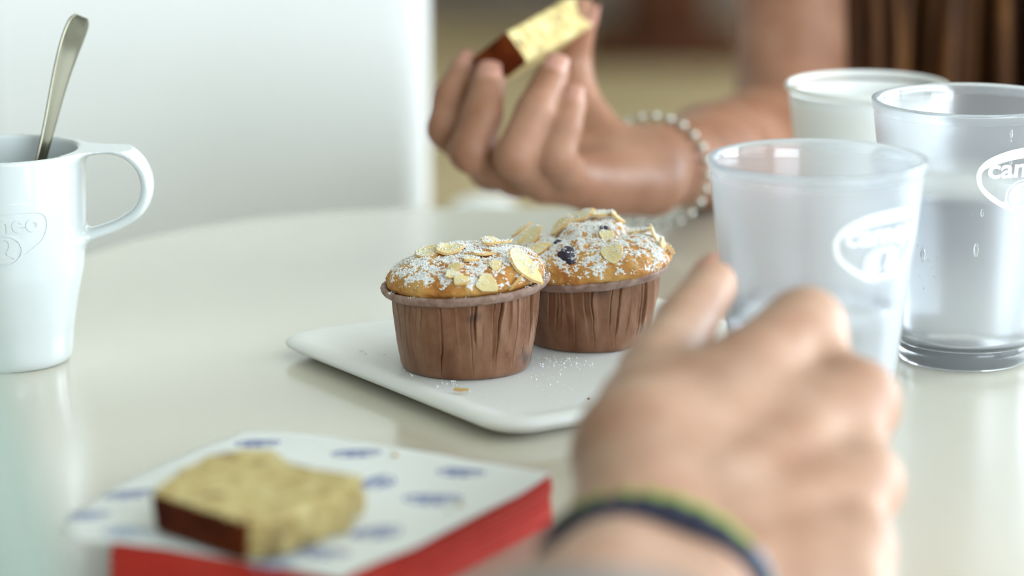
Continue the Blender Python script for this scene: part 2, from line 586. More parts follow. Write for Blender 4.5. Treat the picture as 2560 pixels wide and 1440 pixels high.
for wi, (ya, yb) in enumerate(spans):
    wn = bpy.data.objects.new('window_%d' % (wi + 1), None)
    C.objects.link(wn); wn.location = W((427, (ya + yb) / 2, WZ0)); wn['kind'] = 'structure'
    BASE[wn.name] = np.array((427, (ya + yb) / 2, WZ0), float)
    V, F = [], []
    ym = (ya + yb) / 2
    for lo_, hi_ in (((424, ya, WZ0), (431, yb, WZ0 + 5)), ((424, ya, WZ1 - 5), (431, yb, WZ1)), ((424, ya, WZ0), (431, ya + 5, WZ1)), ((424, yb - 5, WZ0), (431, yb, WZ1)), ((424, ym - 3, WZ0), (431, ym + 3, WZ1))):
        v, f = box(lo_, hi_)
        F += [tuple(i + len(V) for i in q) for q in f]; V += v
    mesh_obj('window_frame', V, F, M['chair_white'], wn, smooth=False)
    for pa_, pb_ in ((ya + 5, ym - 3), (ym + 3, yb - 5)):
        V, F = box((427, pa_, WZ0 + 5), (428, pb_, WZ1 - 5))
        mesh_obj('window_pane', V, F, M['pane'], wn, smooth=False)

# --- pedestal table far behind
pt = at_z(1672, 168, FZ)
ptx, pty = pt[0], min(pt[1] + 16, 702)
pd = thing('pedestal_table', (ptx, pty, FZ), 'dark brown wooden pedestal table standing on the tan floor far behind', 'table')
bevel_obj(quad_slab('base', (ptx - 17, pty - 17, FZ), (ptx + 17, pty + 17, FZ + 5), M['dark_wood'], None, pd), 1.0, 3)
bevel_obj(quad_slab('column', (ptx - 8.5, pty - 8.5, FZ + 5), (ptx + 8.5, pty + 8.5, FZ + 70), M['dark_wood'], None, pd), 1.2, 3)
V, F = lathe([(38, FZ + 70), (40, FZ + 70.5), (40.4, FZ + 72), (40, FZ + 73.5), (38, FZ + 74)], (ptx, pty, 0), 64)
mesh_obj('tabletop', V, F, M['dark_wood'], pd)

# --- table: a six-sided laminate top with widely rounded corners
def rounded_poly(pts, rads, n=14):
    out = []
    P = [np.array(p, float) for p in pts]
    for i in range(len(P)):
        a, b, c = P[i - 1], P[i], P[(i + 1) % len(P)]
        u = (a - b) / np.linalg.norm(a - b); v = (c - b) / np.linalg.norm(c - b)
        r = rads[i]
        half = math.acos(np.clip(u @ v, -1, 1)) / 2
        t = r / math.tan(half)
        ctr = b + (u + v) / np.linalg.norm(u + v) * r / math.sin(half)
        p0, p1 = b + u * t - ctr, b + v * t - ctr
        a0 = math.atan2(p0[1], p0[0]); a1 = math.atan2(p1[1], p1[0])
        da = (a1 - a0 + math.pi) % (2 * math.pi) - math.pi
        for k in range(n + 1):
            an = a0 + da * k / n
            out.append(ctr + r * np.array([math.cos(an), math.sin(an)]))
    return out


tb_pts = [(-13.7, 155.0), (-40.6, 102), (-15, 48), (62, 48), (90, 102), (62, 155.0)]
outline = rounded_poly(tb_pts, [17.5, 16, 12, 12, 16, 16], 20)
tb = thing('table', (23, 102, FZ), 'large cream laminate table with rounded corners under the plate, mug and cups', 'table')


def prism(outline, z0, z1, r=0.0, n=4):
    """outline polygon extruded with a rounded upper and lower edge"""
    P = np.array(outline)
    nxt, prv = np.roll(P, -1, 0), np.roll(P, 1, 0)
    tg = nxt - prv
    nrm = np.stack([tg[:, 1], -tg[:, 0]], 1)
    nrm /= np.maximum(np.linalg.norm(nrm, axis=1), 1e-9)[:, None]
    area2 = (P[:, 0] * nxt[:, 1] - P[:, 1] * nxt[:, 0]).sum()
    if area2 < 0:
        nrm = -nrm
    rings = []
    if r > 0:
        for k in range(n + 1):
            a = k / n * math.pi / 2
            rings.append((r * (1 - math.sin(a)), z0 + r * (1 - math.cos(a))))
        for k in range(n + 1):
            a = k / n * math.pi / 2
            rings.append((r * (1 - math.cos(a)), z1 - r * (1 - math.sin(a))))
    else:
        rings = [(0, z0), (0, z1)]
    V = []
    for ins, z in rings:
        Q = P - nrm * ins
        V += [(q[0], q[1], z) for q in Q]
    N = len(P)
    F = grid_faces(N, len(rings), True)
    F.append(tuple(reversed(range(N)))); F.append(tuple(range((len(rings) - 1) * N, len(rings) * N)))
    if area2 < 0:
        F = [tuple(reversed(f)) for f in F]
    return V, F


V, F = prism(outline, -2.6, 0.0, 0.25)
mesh_obj('tabletop', V, F, M['laminate'], tb, smooth=False)
o = bpy.data.objects['tabletop']
for p in o.data.polygons:
    p.use_smooth = len(p.vertices) == 4
for (lx, ly) in ((0, 135), (0, 68), (50, 135), (50, 68)):
    V, F = lathe([(2.4, FZ), (2.4, -2.6)], (lx, ly, 0), 24)
    o = mesh_obj('leg', V, F, M['steel_paint'], tb)
V, F = box((-2, 66, -6), (52, 137, -2.6))
mesh_obj('frame', V, F, M['steel_paint'], tb, smooth=False)

# --- white chair across the table corner
ch = thing('chair', (-27, 170, FZ), 'white moulded armchair with a tall smooth back behind the far table edge', 'chair')
V, F = box((-50, 187, -34), (-4.9, 193.5, 22))
bevel_obj(mesh_obj('backrest', V, F, M['chair_white'], ch), 2.2, 6)
V, F = box((-50, 146, -34), (-4.9, 190, -29))
bevel_obj(mesh_obj('seat', V, F, M['chair_white'], ch), 2.0, 5)
for s in (-1, 1):
    ax = -27 + s * 25.4
    pa = smooth_profile([(ax, 189, -7.0), (ax, 176, -6.6), (ax, 164, -7.4), (ax, 158, -12), (ax, 157, -22), (ax, 158, -32)], 8)
    Vv, Ff = [], []
    sec = [(1.9 * math.cos(a), 0.9 * math.sin(a)) for a in np.linspace(0, 2 * math.pi, 16, endpoint=False)]
    for i, p in enumerate(pa):
        q = pa[min(i + 1, len(pa) - 1)] - pa[max(i - 1, 0)]
        q /= np.linalg.norm(q)
        up = np.cross(np.array([1.0, 0, 0]), q)
        for u, w in sec:
            Vv.append(p + np.array([u, 0, 0]) + up * w)
    Ff = grid_faces(16, len(pa), True)
    Ff.append(tuple(range(16))); Ff.append(tuple(reversed(range(len(Vv) - 16, len(Vv)))))
    mesh_obj('armrest', Vv, Ff, M['chair_white'], ch)
for lx in (-47, -7):
    for ly in (150, 188):
        V, F = lathe([(1.3, FZ), (2.0, -33)], (lx, ly, 0), 16)
        mesh_obj('leg', V, F, M['chair_white'], ch)

# ------------------------------------------------------------------ plate
PL_FLOOR = 0.6
pc = at_z(1265, 1078, 0.42)[:2]
pl = at_z(729, 848, 0.66)[:2]
u1 = (pl - pc) / np.linalg.norm(pl - pc)
u2 = np.array([-u1[1], u1[0]])
if u2[0] < 0: u2 = -u2
SIDE = 16.6
pcn = pc - 0.55 * (u1 + u2)          # the sharp corner before rounding
corner_pts = [pcn, pcn + u2 * SIDE, pcn + (u1 + u2) * SIDE, pcn + u1 * SIDE]
ctr = pcn + (u1 + u2) * SIDE / 2


def rsq(inset, rad):
    h = SIDE / 2 - inset
    pts = [ctr + u1 * a * h + u2 * b * h for a, b in ((-1, -1), (-1, 1), (1, 1), (1, -1))]
    return rounded_poly(pts, [max(rad, 0.15)] * 4, 10)


rings = [(4.5, 0.0, 1.0), (1.05, 0.0, 1.3), (0.92, 0.06, 1.3), (0.75, 0.2, 1.4), (0.42, 0.48, 1.5), (0.2, 0.68, 1.6), (0.06, 0.84, 1.65), (0.0, 0.98, 1.7), (0.05, 1.13, 1.68),
         (0.18, 1.25, 1.6), (0.4, 1.32, 1.5), (0.65, 1.30, 1.4), (0.95, 1.2, 1.25), (1.3, 1.06, 1.1), (1.5, 1.01, 1.0), (1.8, 1.0, 0.9), (4, 1.0, 0.8)]
V = []
for ins, z, rad in rings:
    V += [(p[0], p[1], z * 0.6) for p in rsq(ins, rad)]
N = len(rsq(0, 1))
F = grid_faces(N, len(rings), True)
F.append(tuple(reversed(range(N)))); F.append(tuple(range((len(rings) - 1) * N, len(rings) * N)))
a2 = sum(V[i][0] * V[(i + 1) % N][1] - V[i][1] * V[(i + 1) % N][0] for i in range(N))
if a2 < 0:
    F = [tuple(reversed(f)) for f in F]
plate = mesh_obj('plate', V, F, M['foam'], base=(ctr[0], ctr[1], 0))
tag(plate, 'square white foam plate with a raised rounded rim under the two muffins', 'plate')


# ------------------------------------------------------------------ muffins
def ico():
    t = (1 + 5 ** 0.5) / 2
    v = np.array([(-1, t, 0), (1, t, 0), (-1, -t, 0), (1, -t, 0), (0, -1, t), (0, 1, t), (0, -1, -t), (0, 1, -t), (t, 0, -1), (t, 0, 1), (-t, 0, -1), (-t, 0, 1)], float)
    v /= np.linalg.norm(v[0])
    f = [(0, 11, 5), (0, 5, 1), (0, 1, 7), (0, 7, 10), (0, 10, 11), (1, 5, 9), (5, 11, 4), (11, 10, 2), (10, 7, 6), (7, 1, 8), (3, 9, 4), (3, 4, 2), (3, 2, 6), (3, 6, 8), (3, 8, 9), (4, 9, 5), (2, 4, 11), (6, 2, 10), (8, 6, 7), (9, 8, 1)]
    return v, np.array(f)


ICO_V, ICO_F = ico()
bmv = bmesh.new(); bmesh.ops.create_icosphere(bmv, subdivisions=2, radius=1.0)
SPH_V = np.array([v.co[:] for v in bmv.verts]); SPH_F = [tuple(v.index for v in f.verts) for f in bmv.faces]; bmv.free()


def grains(points, radii, rng):
    n = len(points)
    V = np.empty((n, 12, 3)); F = np.empty((n, 20, 3), int)
    for i in range(n):
        s = radii[i] * (0.75 + 0.5 * rng.random((12, 1)))
        V[i] = ICO_V * s + points[i]
        F[i] = ICO_F + 12 * i
    return V.reshape(-1, 3), F.reshape(-1, 3)


def flake_shape(L, Wd, th, seed, cut=0.0, curl=0.15):
    """teardrop shaped slice; local x long, y wide, z thickness. returns verts, faces, material index"""
    rg = random.Random(seed)
    n = 22
    rim = []
    for i in range(n):
        a = 2 * math.pi * i / n
        x = math.cos(a); y = math.sin(a)
        y *= (1 - 0.45 * max(x, 0) ** 1.5)
        x *= 1.12 if x > 0 else 1.0
        if cut and x < -1 + cut * 2:
            x = -1 + cut * 2 + rg.uniform(-0.03, 0.03)
        j = 1 + rg.uniform(-0.04, 0.04)
        rim.append((x * L / 2 * j, y * Wd / 2 * j))
    V, F, MI = [], [], []
    def zc(x, y):
        return curl * ((x / L * 2) ** 2 - 0.3) * L * 0.25
    for zz in (-th / 2, th / 2):
        for sc in (0.92 if zz > 0 else 1.0, 0.5):
            for x, y in rim:
                V.append((x * sc, y * sc, zz + zc(x * sc, y * sc)))
        V.append((0, 0, zz + zc(0, 0)))
    st = 2 * n + 1
    for k, off in enumerate((0, st)):
        for i in range(n):
            j = (i + 1) % n
            q = (off + i, off + j, off + n + j, off + n + i)
            t = (off + n + i, off + n + j, off + 2 * n)
            F += [q, t] if k == 1 else [q[::-1], t[::-1]]
            MI += [0, 0]
    for i in range(n):
        j = (i + 1) % n
        F.append((i, j, st + j, st + i)); MI.append(1)
    return np.array(V), F, MI


def muffin(px, py, Hc, rb, rw, rr, Rd, hd, tilt, seed, label, flakes, berries, crown, fold_bias):
    rng = np.random.default_rng(seed)
    rg = random.Random(seed)
    front = at_z(px, py, PL_FLOOR)
    base = np.array([front[0], front[1] + rb * 0.985, PL_FLOOR])
    t = thing('muffin', base, label, 'muffin', 'almond muffins on the plate')
    sh = math.tan(R(tilt))

    def place(P):
        P = np.array(P, float)
        z = P[..., 2]
        w = np.clip(z / Hc, 0, 1)
        P[..., 2] = z + sh * P[..., 0] * w ** 1.5
        return P + base

    # pleated paper case
    seg, rows = 900, 34
    folds = []
    a = 0.0
    while a < 2 * math.pi:
        w = rg.uniform(0.05, 0.22)
        side = 0.5 + 0.5 * math.cos(a - fold_bias)
        amp = (0.085 + 0.22 * side ** 2) * rg.uniform(0.35, 1.3)
        folds.append((a, w, amp, rg.uniform(-0.05, 0.05), rg.uniform(0.25, 1.0), rg.random() < 0.5, rg.uniform(0, 6.3)))
        a += w
    folds[-1] = (folds[-1][0], 2 * math.pi - folds[-1][0]) + folds[-1][2:]
    starts = np.array([f[0] for f in folds])
    V = []
    for j in range(rows):
        s = j / (rows - 1)
        z = s * Hc
        r0 = rb + (rw - rb) * (s ** 0.85) + 0.05 * math.sin(s * math.pi)
        if s < 0.06:
            r0 -= 0.10 * (1 - s / 0.06) ** 2
        for i in range(seg):
            a = 2 * math.pi * i / seg
            lean = 0.03 * math.sin(3.1 * s + 5 * a) + 0.025 * fbm((a * 3, s * 3, seed * 1.7), 2)
            aa = (a + lean) % (2 * math.pi)
            k = max(int(np.searchsorted(starts, aa, 'right')) - 1, 0)
            st, w, amp, ln, zr, flip, ph = folds[k]
            u = min(max((aa - st) / w, 0), 1)
            if flip: u = 1 - u
            du = (1 - u) * w
            prof = u ** 1.6 - 1.7 * math.exp(-(du / 0.013) ** 2)
            env = min(1, max(0, (s - (1 - zr) * 0.8) / 0.25)) * (0.75 + 0.35 * math.sin(ph + s * 4))
            env *= min(1, s / 0.1)
            rr_ = r0 + amp * (prof - 0.45) * env + 0.018 * fbm((math.cos(a) * 4, math.sin(a) * 4, s * 3 + seed), 3)
            V.append((rr_ * math.cos(a), rr_ * math.sin(a), z))
    F = grid_faces(seg, rows, True)
    F.append(tuple(reversed(range(seg))))
    mesh_obj('paper_case', place(V), F, M['wrapper'], t)
    # rolled rim of the case
    V = []
    ring = 12
    seg2 = 220
    for i in range(seg2):
        a = 2 * math.pi * i / seg2
        fac = 0.012 * fbm((a * 9, seed, 0), 3) + 0.010 * (1 if (i // 7) % 2 else -1) * 0.6
        for k in range(ring):
            b = 2 * math.pi * k / ring
            rx = (rw + rr) / 2 + (rr - rw) / 2 * math.cos(b) * 1.0
            zz = Hc + 0.02 + 0.17 * math.sin(b) + fac + 0.10 * (math.cos(b))
            V.append(((rx + fac) * math.cos(a), (rx + fac) * math.sin(a), zz))
    F = []
    for i in range(seg2):
        for k in range(ring):
            a_, b_ = i * ring + k, i * ring + (k + 1) % ring
            c_, d_ = ((i + 1) % seg2) * ring + (k + 1) % ring, ((i + 1) % seg2) * ring + k
            F.append((a_, d_, c_, b_))
    mesh_obj('rolled_rim', place(V), F, M['wrapper_rim'], t)
    # domed cake
    seg3, rows3 = 200, 84
    V = []
    for j in range(rows3):
        al = (math.pi / 2 + 0.75) * j / (rows3 - 1)
        r0 = Rd * (math.sin(al) ** 0.74 if al < math.pi / 2 else math.cos((al - math.pi / 2) * 1.1))
        z0 = hd * math.cos(al) if al < math.pi / 2 else -0.75 * math.sin(al - math.pi / 2)
        for i in range(seg3):
            a = 2 * math.pi * i / seg3
            x, y = r0 * math.cos(a), r0 * math.sin(a)
            nrm = np.array([math.cos(a) * math.sin(al), math.sin(a) * math.sin(al), math.cos(al)])
            q = np.array([x, y, z0]) + seed * 3.1
            dd = 0.13 * fbm(q * 0.75, 2) + 0.06 * fbm(q * 2.4, 3) + 0.022 * fbm(q * 8, 3)
            up = 0.0
            if crown:
                rc = math.hypot(x - crown[0], (y - crown[1])) + 0.18 * fbm(q * 1.6, 2)
                up = crown[3] * (1 / (1 + math.exp((rc - crown[2]) * 9)))
                up -= 0.16 * math.exp(-((rc - crown[2] - 0.22) / 0.16) ** 2)
            fade = 1.0 if al < 1.4 else max(0.2, 1 - (al - 1.4))
            p = np.array([x, y, z0]) + nrm * dd * fade + np.array([0, 0, up])
            V.append((p[0], p[1], p[2] + Hc + 0.36))
    F = grid_faces(seg3, rows3, True, flip=True)
    Vd = place(V)
    def dust(x, y, z):
        e = math.hypot(x, y) / Rd
        return 0.22 * fbm((x * 1.0 + seed, y * 1.0, z), 2) + 0.50 * fbm((x * 3.2, y * 3.2, z * 3.2 + seed), 3) + 0.45 * fbm((x * 9, y * 9, z * 9 + seed * 2), 2) + 0.14 - max(0, (Hc + 0.62 - z) / 0.45) * 0.5 - max(0, e - 0.9) * 1.5
    ck = mesh_obj('cake', Vd, F, M['dough'], t)
    att = ck.data.attributes.new('dust', 'FLOAT', 'POINT')
    att.data.foreach_set('value', [min(0.56, max(0, 0.40 + dust(v[0] - base[0], v[1] - base[1], v[2] - base[2]) * 0.8)) for v in Vd])
    tris = [(f[0], f[1], f[2]) for f in F] + [(f[0], f[2], f[3]) for f in F]
    allV, allT = [tuple(v) for v in Vd], list(tris)
    bvh = BVHTree.FromPolygons(allV, allT)
    eye = Vector((0, 0, CAMH))

    def hit(px_, py_):
        d = Vector(ray(px_, py_)).normalized()
        loc, nr, _, _ = bvh.ray_cast(eye, d)
        return loc, nr
    # berries
    for (bx, by, br) in berries:
        loc, nr = hit(bx, by)
        if loc is None: continue
        if nr.z < 0: nr = -nr
        bm = bmesh.new()
        bmesh.ops.create_icosphere(bm, subdivisions=3, radius=br)
        c = np.array(loc) - np.array(nr) * br * 0.35
        Vb = np.array([v.co[:] for v in bm.verts])
        Vb = Vb * (1 + 0.06 * np.array([[fbm(v * 6 + 3, 2)] for v in Vb])) + c
        Fb = [tuple(v.index for v in f.verts) for f in bm.faces]
        bm.free()
        mesh_obj('blueberry', Vb, Fb, M['berry'], t)
        o_ = len(allV)
        allV += [tuple(v) for v in Vb]; allT += [tuple(i + o_ for i in f) for f in Fb]
    # almond flakes
    for k, (fx, fy, L, Wd, spin, lift, tx, ty, cut) in enumerate(flakes):
        loc, nr = hit(fx, fy)
        for dpx in range(2, 30, 2):
            if loc is None: loc, nr = hit(fx, fy + dpx)
        if loc is None: continue
        if nr.z < 0: nr = -nr
        nrm = np.array(nr) + np.array([tx, ty, 0])
        nrm /= np.linalg.norm(nrm)
        xa = np.array([math.cos(R(spin)), 0.0, math.sin(R(spin))])
        xa = xa - nrm * (xa @ nrm)
        if np.linalg.norm(xa) < 0.1: xa = np.array([0, 1, 0]) - nrm * nrm[1]
        xa /= np.linalg.norm(xa)
        ya = np.cross(nrm, xa)
        fv, ff, mi = flake_shape(L, Wd, 0.085, seed * 31 + k, cut, rg.uniform(-0.25, 0.3))
        Vf = np.array(loc) + nrm * (0.05 + lift) + fv[:, :1] * xa + fv[:, 1:2] * ya + fv[:, 2:] * nrm
        mesh_obj('almond_flake', Vf, ff, [M['almond'], M['almond_skin']], t, smooth=False, midx=mi)
        o_ = len(allV)
        allV += [tuple(v) for v in Vf]
        for f in ff:
            allT.append(tuple(f[i] + o_ for i in (0, 1, 2)))
            if len(f) == 4: allT.append(tuple(f[i] + o_ for i in (0, 2, 3)))
    # sugar sifted from above
    bvh2 = BVHTree.FromPolygons(allV, allT)
    pts, rad = [], []
    down = Vector((0, 0, -1))
    tries = 0
    while len(pts) < 15000 and tries < 26000:
        tries += 1
        a, q = rng.random() * 2 * math.pi, math.sqrt(rng.random()) * (Rd * 1.04)
        x, y = q * math.cos(a), q * math.sin(a)
        loc, nr, _, _ = bvh2.ray_cast(Vector((base[0] + x, base[1] + y, base[2] + 12)), down)
        if loc is None or abs(nr.z) < 0.25: continue
        if dust(x, y, loc.z - base[2]) < 0.0 + 0.12 * rng.random() and rng.random() > 0.04:
            continue
        for _c in range(1 if rng.random() < 0.6 else 3):
            r_ = 0.010 + 0.020 * rng.random() ** 2
            pts.append((loc.x + rng.normal() * 0.025 * _c, loc.y + rng.normal() * 0.025 * _c, loc.z + r_ * 0.2 + 0.012 * _c)); rad.append(r_)
    # a little along the rim, on the camera's side
    for _ in range(420):
        a = rng.uniform(-2.9, 0.5)
        if 0.9 * fbm((a * 5, seed, 1), 2) < 0.10 - (0.25 if a > -0.6 else 0): continue
        rx = rw + (rr - rw) * rng.uniform(0.35, 0.95)
        p = place([[rx * math.cos(a), rx * math.sin(a), Hc + 0.17 + 0.03]])[0]
        pts.append(tuple(p)); rad.append(0.012 + 0.022 * rng.random() ** 2)
    Vg, Fg = grains(np.array(pts), np.array(rad), rng)
    g = mesh_obj('powdered_sugar', Vg, Fg, M['sugar'], t)
    g['kind'] = 'stuff'
    return t, base


# flakes: pixel on the dome, length, width, spin, lift, extra tilt (x, y), cut
fl1 = [(1075, 634, 1.15, 0.8, 10, 0.07, -0.1, -0.1, 0), (1125, 630, 1.1, 0.8, -5, 0.12, 0.15, -0.1, 0), (1205, 640, 0.9, 0.6, 15, 0.05, 0, 0.1, 0),
       (1306, 668, 1.75, 1.05, -58, 0.10, 0.5, -0.5, 0), (1213, 708, 1.0, 0.75, -35, 0.03, 0.0, -0.35, 0.2), (1290, 716, 1.0, 0.8, 60, 0.05, 0.2, -0.6, 0.25),
       (1140, 676, 0.75, 0.45, 15, 0.12, -0.2, -0.5, 0.2), (1128, 690, 0.7, 0.4, -10, 0.06, 0.2, -0.4, 0.2), (1148, 704, 0.75, 0.5, 0, 0.04, 0, -0.2, 0.25),
       (1222, 616, 0.8, 0.5, 20, 0.22, 0.2, -0.2, 0.1), (1255, 617, 0.7, 0.45, -20, 0.15, -0.3, 0.0, 0.1), (1175, 652, 0.8, 0.6, 0, 0.03, 0, 0, 0.2), (1235, 668, 0.6, 0.5, 40, 0.03, 0, 0, 0.3)]
be1 = [(1150, 622, 0.28)]
fl2 = [(1325, 600, 1.35, 0.9, 30, 0.09, -0.3, -0.55, 0), (1303, 578, 1.1, 0.7, 28, 0.28, -0.5, -0.1, 0), (1318, 572, 1.0, 0.6, 22, 0.42, -0.4, 0.1, 0.1), (1345, 628, 1.1, 0.55, 25, 0.06, -0.1, -0.4, 0.1),
       (1450, 541, 1.3, 0.9, 3, 0.10, -0.05, -0.1, 0), (1500, 541, 1.2, 0.8, -4, 0.17, 0.05, 0, 0), (1405, 552, 1.1, 0.7, 12, 0.05, -0.2, 0.1, 0), (1535, 548, 0.8, 0.5, -12, 0.10, 0.3, 0, 0.1),
       (1530, 632, 1.05, 0.9, -78, 0.05, 0.05, -0.45, 0.22), (1512, 594, 0.75, 0.65, 30, 0.04, 0, -0.3, 0.2), (1590, 584, 1.15, 0.7, -12, 0.06, 0.1, 0.1, 0), (1628, 592, 1.1, 0.7, -14, 0.10, 0.2, 0.2, 0.1),
       (1648, 612, 0.9, 0.5, -30, 0.08, 0.5, 0, 0.2), (1672, 630, 0.55, 0.3, 65, 0.1, 0.6, 0.4, 0.2)]
be2 = [(1418, 634, 0.40), (1512, 573, 0.22), (1428, 655, 0.22), (1395, 606, 0.2)]
muffin(1162, 952, 3.12, 2.42, 2.80, 3.21, 3.03, 1.02, 4.0, 3, 'smaller-domed muffin in a brown paper case at the front of the plate', fl1, be1, None, 0.1)
muffin(1475, 884, 2.72, 2.36, 2.72, 3.12, 3.20, 1.20, 4.5, 8, 'cracked muffin with a dark blueberry showing, second on the plate', fl2, be2, (0.15, 0.35, 1.25, 0.36), 0.0)

# crumbs and sugar on the plate
rng = np.random.default_rng(5)
pts, rad = [], []
for (cx_, cy_, sx_, sy_, n_) in ((1385, 905, 60, 16, 60), (1450, 910, 70, 14, 50), (1360, 945, 90, 25, 30), (1000, 935, 30, 14, 20), (900, 880, 60, 18, 30), (1400, 985, 60, 25, 14), (1115, 960, 30, 8, 26), (1200, 990, 30, 10, 12)):
    for _ in range(n_):
        p = at_z(cx_ + rng.normal() * sx_ / 2, cy_ + rng.normal() * sy_ / 2, PL_FLOOR)
        r_ = 0.012 + 0.035 * rng.random() ** 3
        pts.append((p[0], p[1], p[2] + r_ * 0.5)); rad.append(r_)
Vg, Fg = grains(np.array(pts), np.array(rad), rng)
g = mesh_obj('sugar_specks', Vg, Fg, M['sugar'])
tag(g, 'loose white sugar specks scattered on the plate around the muffins', 'sugar', kind='stuff')
p = at_z(1150, 979, 0.70)
fv, ff, mi = flake_shape(0.62, 0.24, 0.08, 77, 0.1, 0.2)
mesh_obj('almond_sliver', fv @ np.array([[0.95, -0.3, 0], [0.3, 0.95, 0], [0, 0, 1]]) + p + [0, 0, 0.08], ff, [M['almond_skin'], M['almond_skin']], smooth=False, midx=mi)
tag(bpy.data.objects['almond_sliver'], 'toasted almond sliver lying on the plate in front of the muffin', 'crumb')


def crumb_at(px, py, z, r, mat, label, seed):
    p = at_z(px, py, z)
    rg_ = np.random.default_rng(seed)
    bm = bmesh.new(); bmesh.ops.create_icosphere(bm, subdivisions=2, radius=r)
    Vb = np.array([v.co[:] for v in bm.verts]); Fb = [tuple(v.index for v in f.verts) for f in bm.faces]; bm.free()
    Vb = Vb * (1 + 0.3 * np.array([[fbm(v / r * 1.3 + seed, 2)] for v in Vb])) * [1, 0.9, 0.7] + p + [0, 0, r * 0.55]
    o = mesh_obj('crumb', Vb, Fb, mat)
    return tag(o, label, 'crumb')


crumb_at(1471, 998, PL_FLOOR, 0.05, M['crust'], 'tiny brown crumb on the plate near the hand', 1)

# ------------------------------------------------------------------ napkin pad, printed paper, cake slice
PAD = 1.62
Fc, Rc, Lc = at_z(857, 1457, PAD)[:2], at_z(1388, 1186, PAD)[:2], at_z(262, 1352, PAD)[:2]
e1 = (Rc - Fc); e2 = (Lc - Fc)
e1n = e1 / np.linalg.norm(e1)
e2n = np.array([-e1n[1], e1n[0]])
w1, w2 = np.linalg.norm(e1), abs(e2 @ e2n)
pad = thing('napkin_pad', (*(Fc + e1 / 2 + e2n * w2 / 2), 0), 'thick pad of red paper napkins under the printed white paper', 'napkins')
nl = 9
rgp = random.Random(4)
for k in range(nl):
    z0, z1 = k * PAD / nl, (k + 1) * PAD / nl
    j = [rgp.uniform(-0.05, 0.05) for _ in range(4)]
    pts = [Fc + e1n * (0.0 + j[0]) + e2n * j[1], Fc + e1n * (w1 + j[2]) + e2n * j[1], Fc + e1n * (w1 + j[2]) + e2n * (w2 + j[3]), Fc + e1n * j[0] + e2n * (w2 + j[3])]
    pts = rounded_poly(pts, [0.35] * 4, 5)
    # resample the sides so that the edge can ripple
    dense = []
    for i in range(len(pts)):
        a, b = pts[i], pts[(i + 1) % len(pts)]
        n_ = max(1, int(np.linalg.norm(b - a) / 0.6))
        dense += [a + (b - a) * s / n_ for s in range(n_)]
    V, F = prism(dense, z0 + 0.004, z1 - 0.004, 0.06, 3)
    V = np.array(V)
    V[:, 2] += 0.05 * (V[:, 2] / PAD) * np.array([fbm((v[0] * 0.5, v[1] * 0.5, 0.4), 2) for v in V])
    mesh_obj('napkin', V, F, M['red_paper'], pad, smooth=True)

poly_px = [(600, 1063), (720, 1078), (960, 1116), (1150, 1150), (1240, 1164), (1330, 1180), (1378, 1187), (1290, 1243), (1040, 1368), (873, 1440), (857, 1453), (755, 1432), (560, 1398), (310, 1360), (185, 1352), (150, 1322), (170, 1288), (225, 1240), (285, 1198), (400, 1146), (500, 1103)]
poly = [at_z(x, y, PAD + 0.05)[:2] for x, y in poly_px]
dense = []
for i in range(len(poly)):
    a, b = poly[i], poly[(i + 1) % len(poly)]
    n_ = max(1, int(np.linalg.norm(b - a) / 0.35))
    dense += [a + (b - a) * s / n_ for s in range(n_)]
pcen = np.mean(dense, 0)
sh = thing('printed_paper', (pcen[0], pcen[1], PAD), 'white paper sheet printed with small blue emblems lying on the red napkins', 'paper')


def paper_z(x, y):
    q = np.array([x, y]) - Fc
    a, b = q @ e1n, q @ e2n
    over = max(0.0, b - w2, a - w1)
    base = PAD + 0.10 + 0.05 * fbm((x * 0.35, y * 0.35, 2.0), 2)
    return base - 0.05 * over ** 1.3


rings_n = 22
V = []
for k in range(rings_n):
    s = 1 - k / rings_n
    for p in dense:
        q = pcen + (p - pcen) * s
        V.append((q[0], q[1], paper_z(q[0], q[1])))
V.append((pcen[0], pcen[1], paper_z(*pcen)))
ND = len(dense)
F = grid_faces(ND, rings_n, True)
last = (rings_n - 1) * ND
F += [(last + i, last + (i + 1) % ND, len(V) - 1) for i in range(ND)]
nrmz = np.cross(np.array(V[1]) - V[0], np.array(V[ND]) - V[0])[2]
if nrmz < 0: F = [tuple(reversed(f)) for f in F]
nv = len(V)
V2 = [(v[0], v[1], v[2] - 0.02) for v in V]
F2 = [tuple(reversed([i + nv for i in f])) for f in F]
side = [(i, (i + 1) % ND, (i + 1) % ND + nv, i + nv) for i in range(ND)]
if nrmz > 0: side = [tuple(reversed(s)) for s in side]
mesh_obj('sheet', V + V2, F + F2 + side, M['print_paper'], sh)


# ------------------------------------------------------------------ the printed emblem: ring, word and oval with a head
def flat_curve(splines, tess=6):
    """closed poly splines with holes -> triangulated flat verts, faces"""
    cu = bpy.data.curves.new('tmp', 'CURVE'); cu.dimensions = '2D'; cu.fill_mode = 'BOTH'
    for pts in splines:
        sp = cu.splines.new('POLY'); sp.points.add(len(pts) - 1); sp.use_cyclic_u = True
        for q, p in zip(sp.points, pts): q.co = (p[0], p[1], 0, 1)
    o = bpy.data.objects.new('tmp', cu); C.objects.link(o)
    me = o.to_mesh()
    V = np.array([v.co[:] for v in me.vertices]); F = [tuple(p.vertices) for p in me.polygons]
    o.to_mesh_clear(); bpy.data.objects.remove(o); bpy.data.curves.remove(cu)
    return V, F


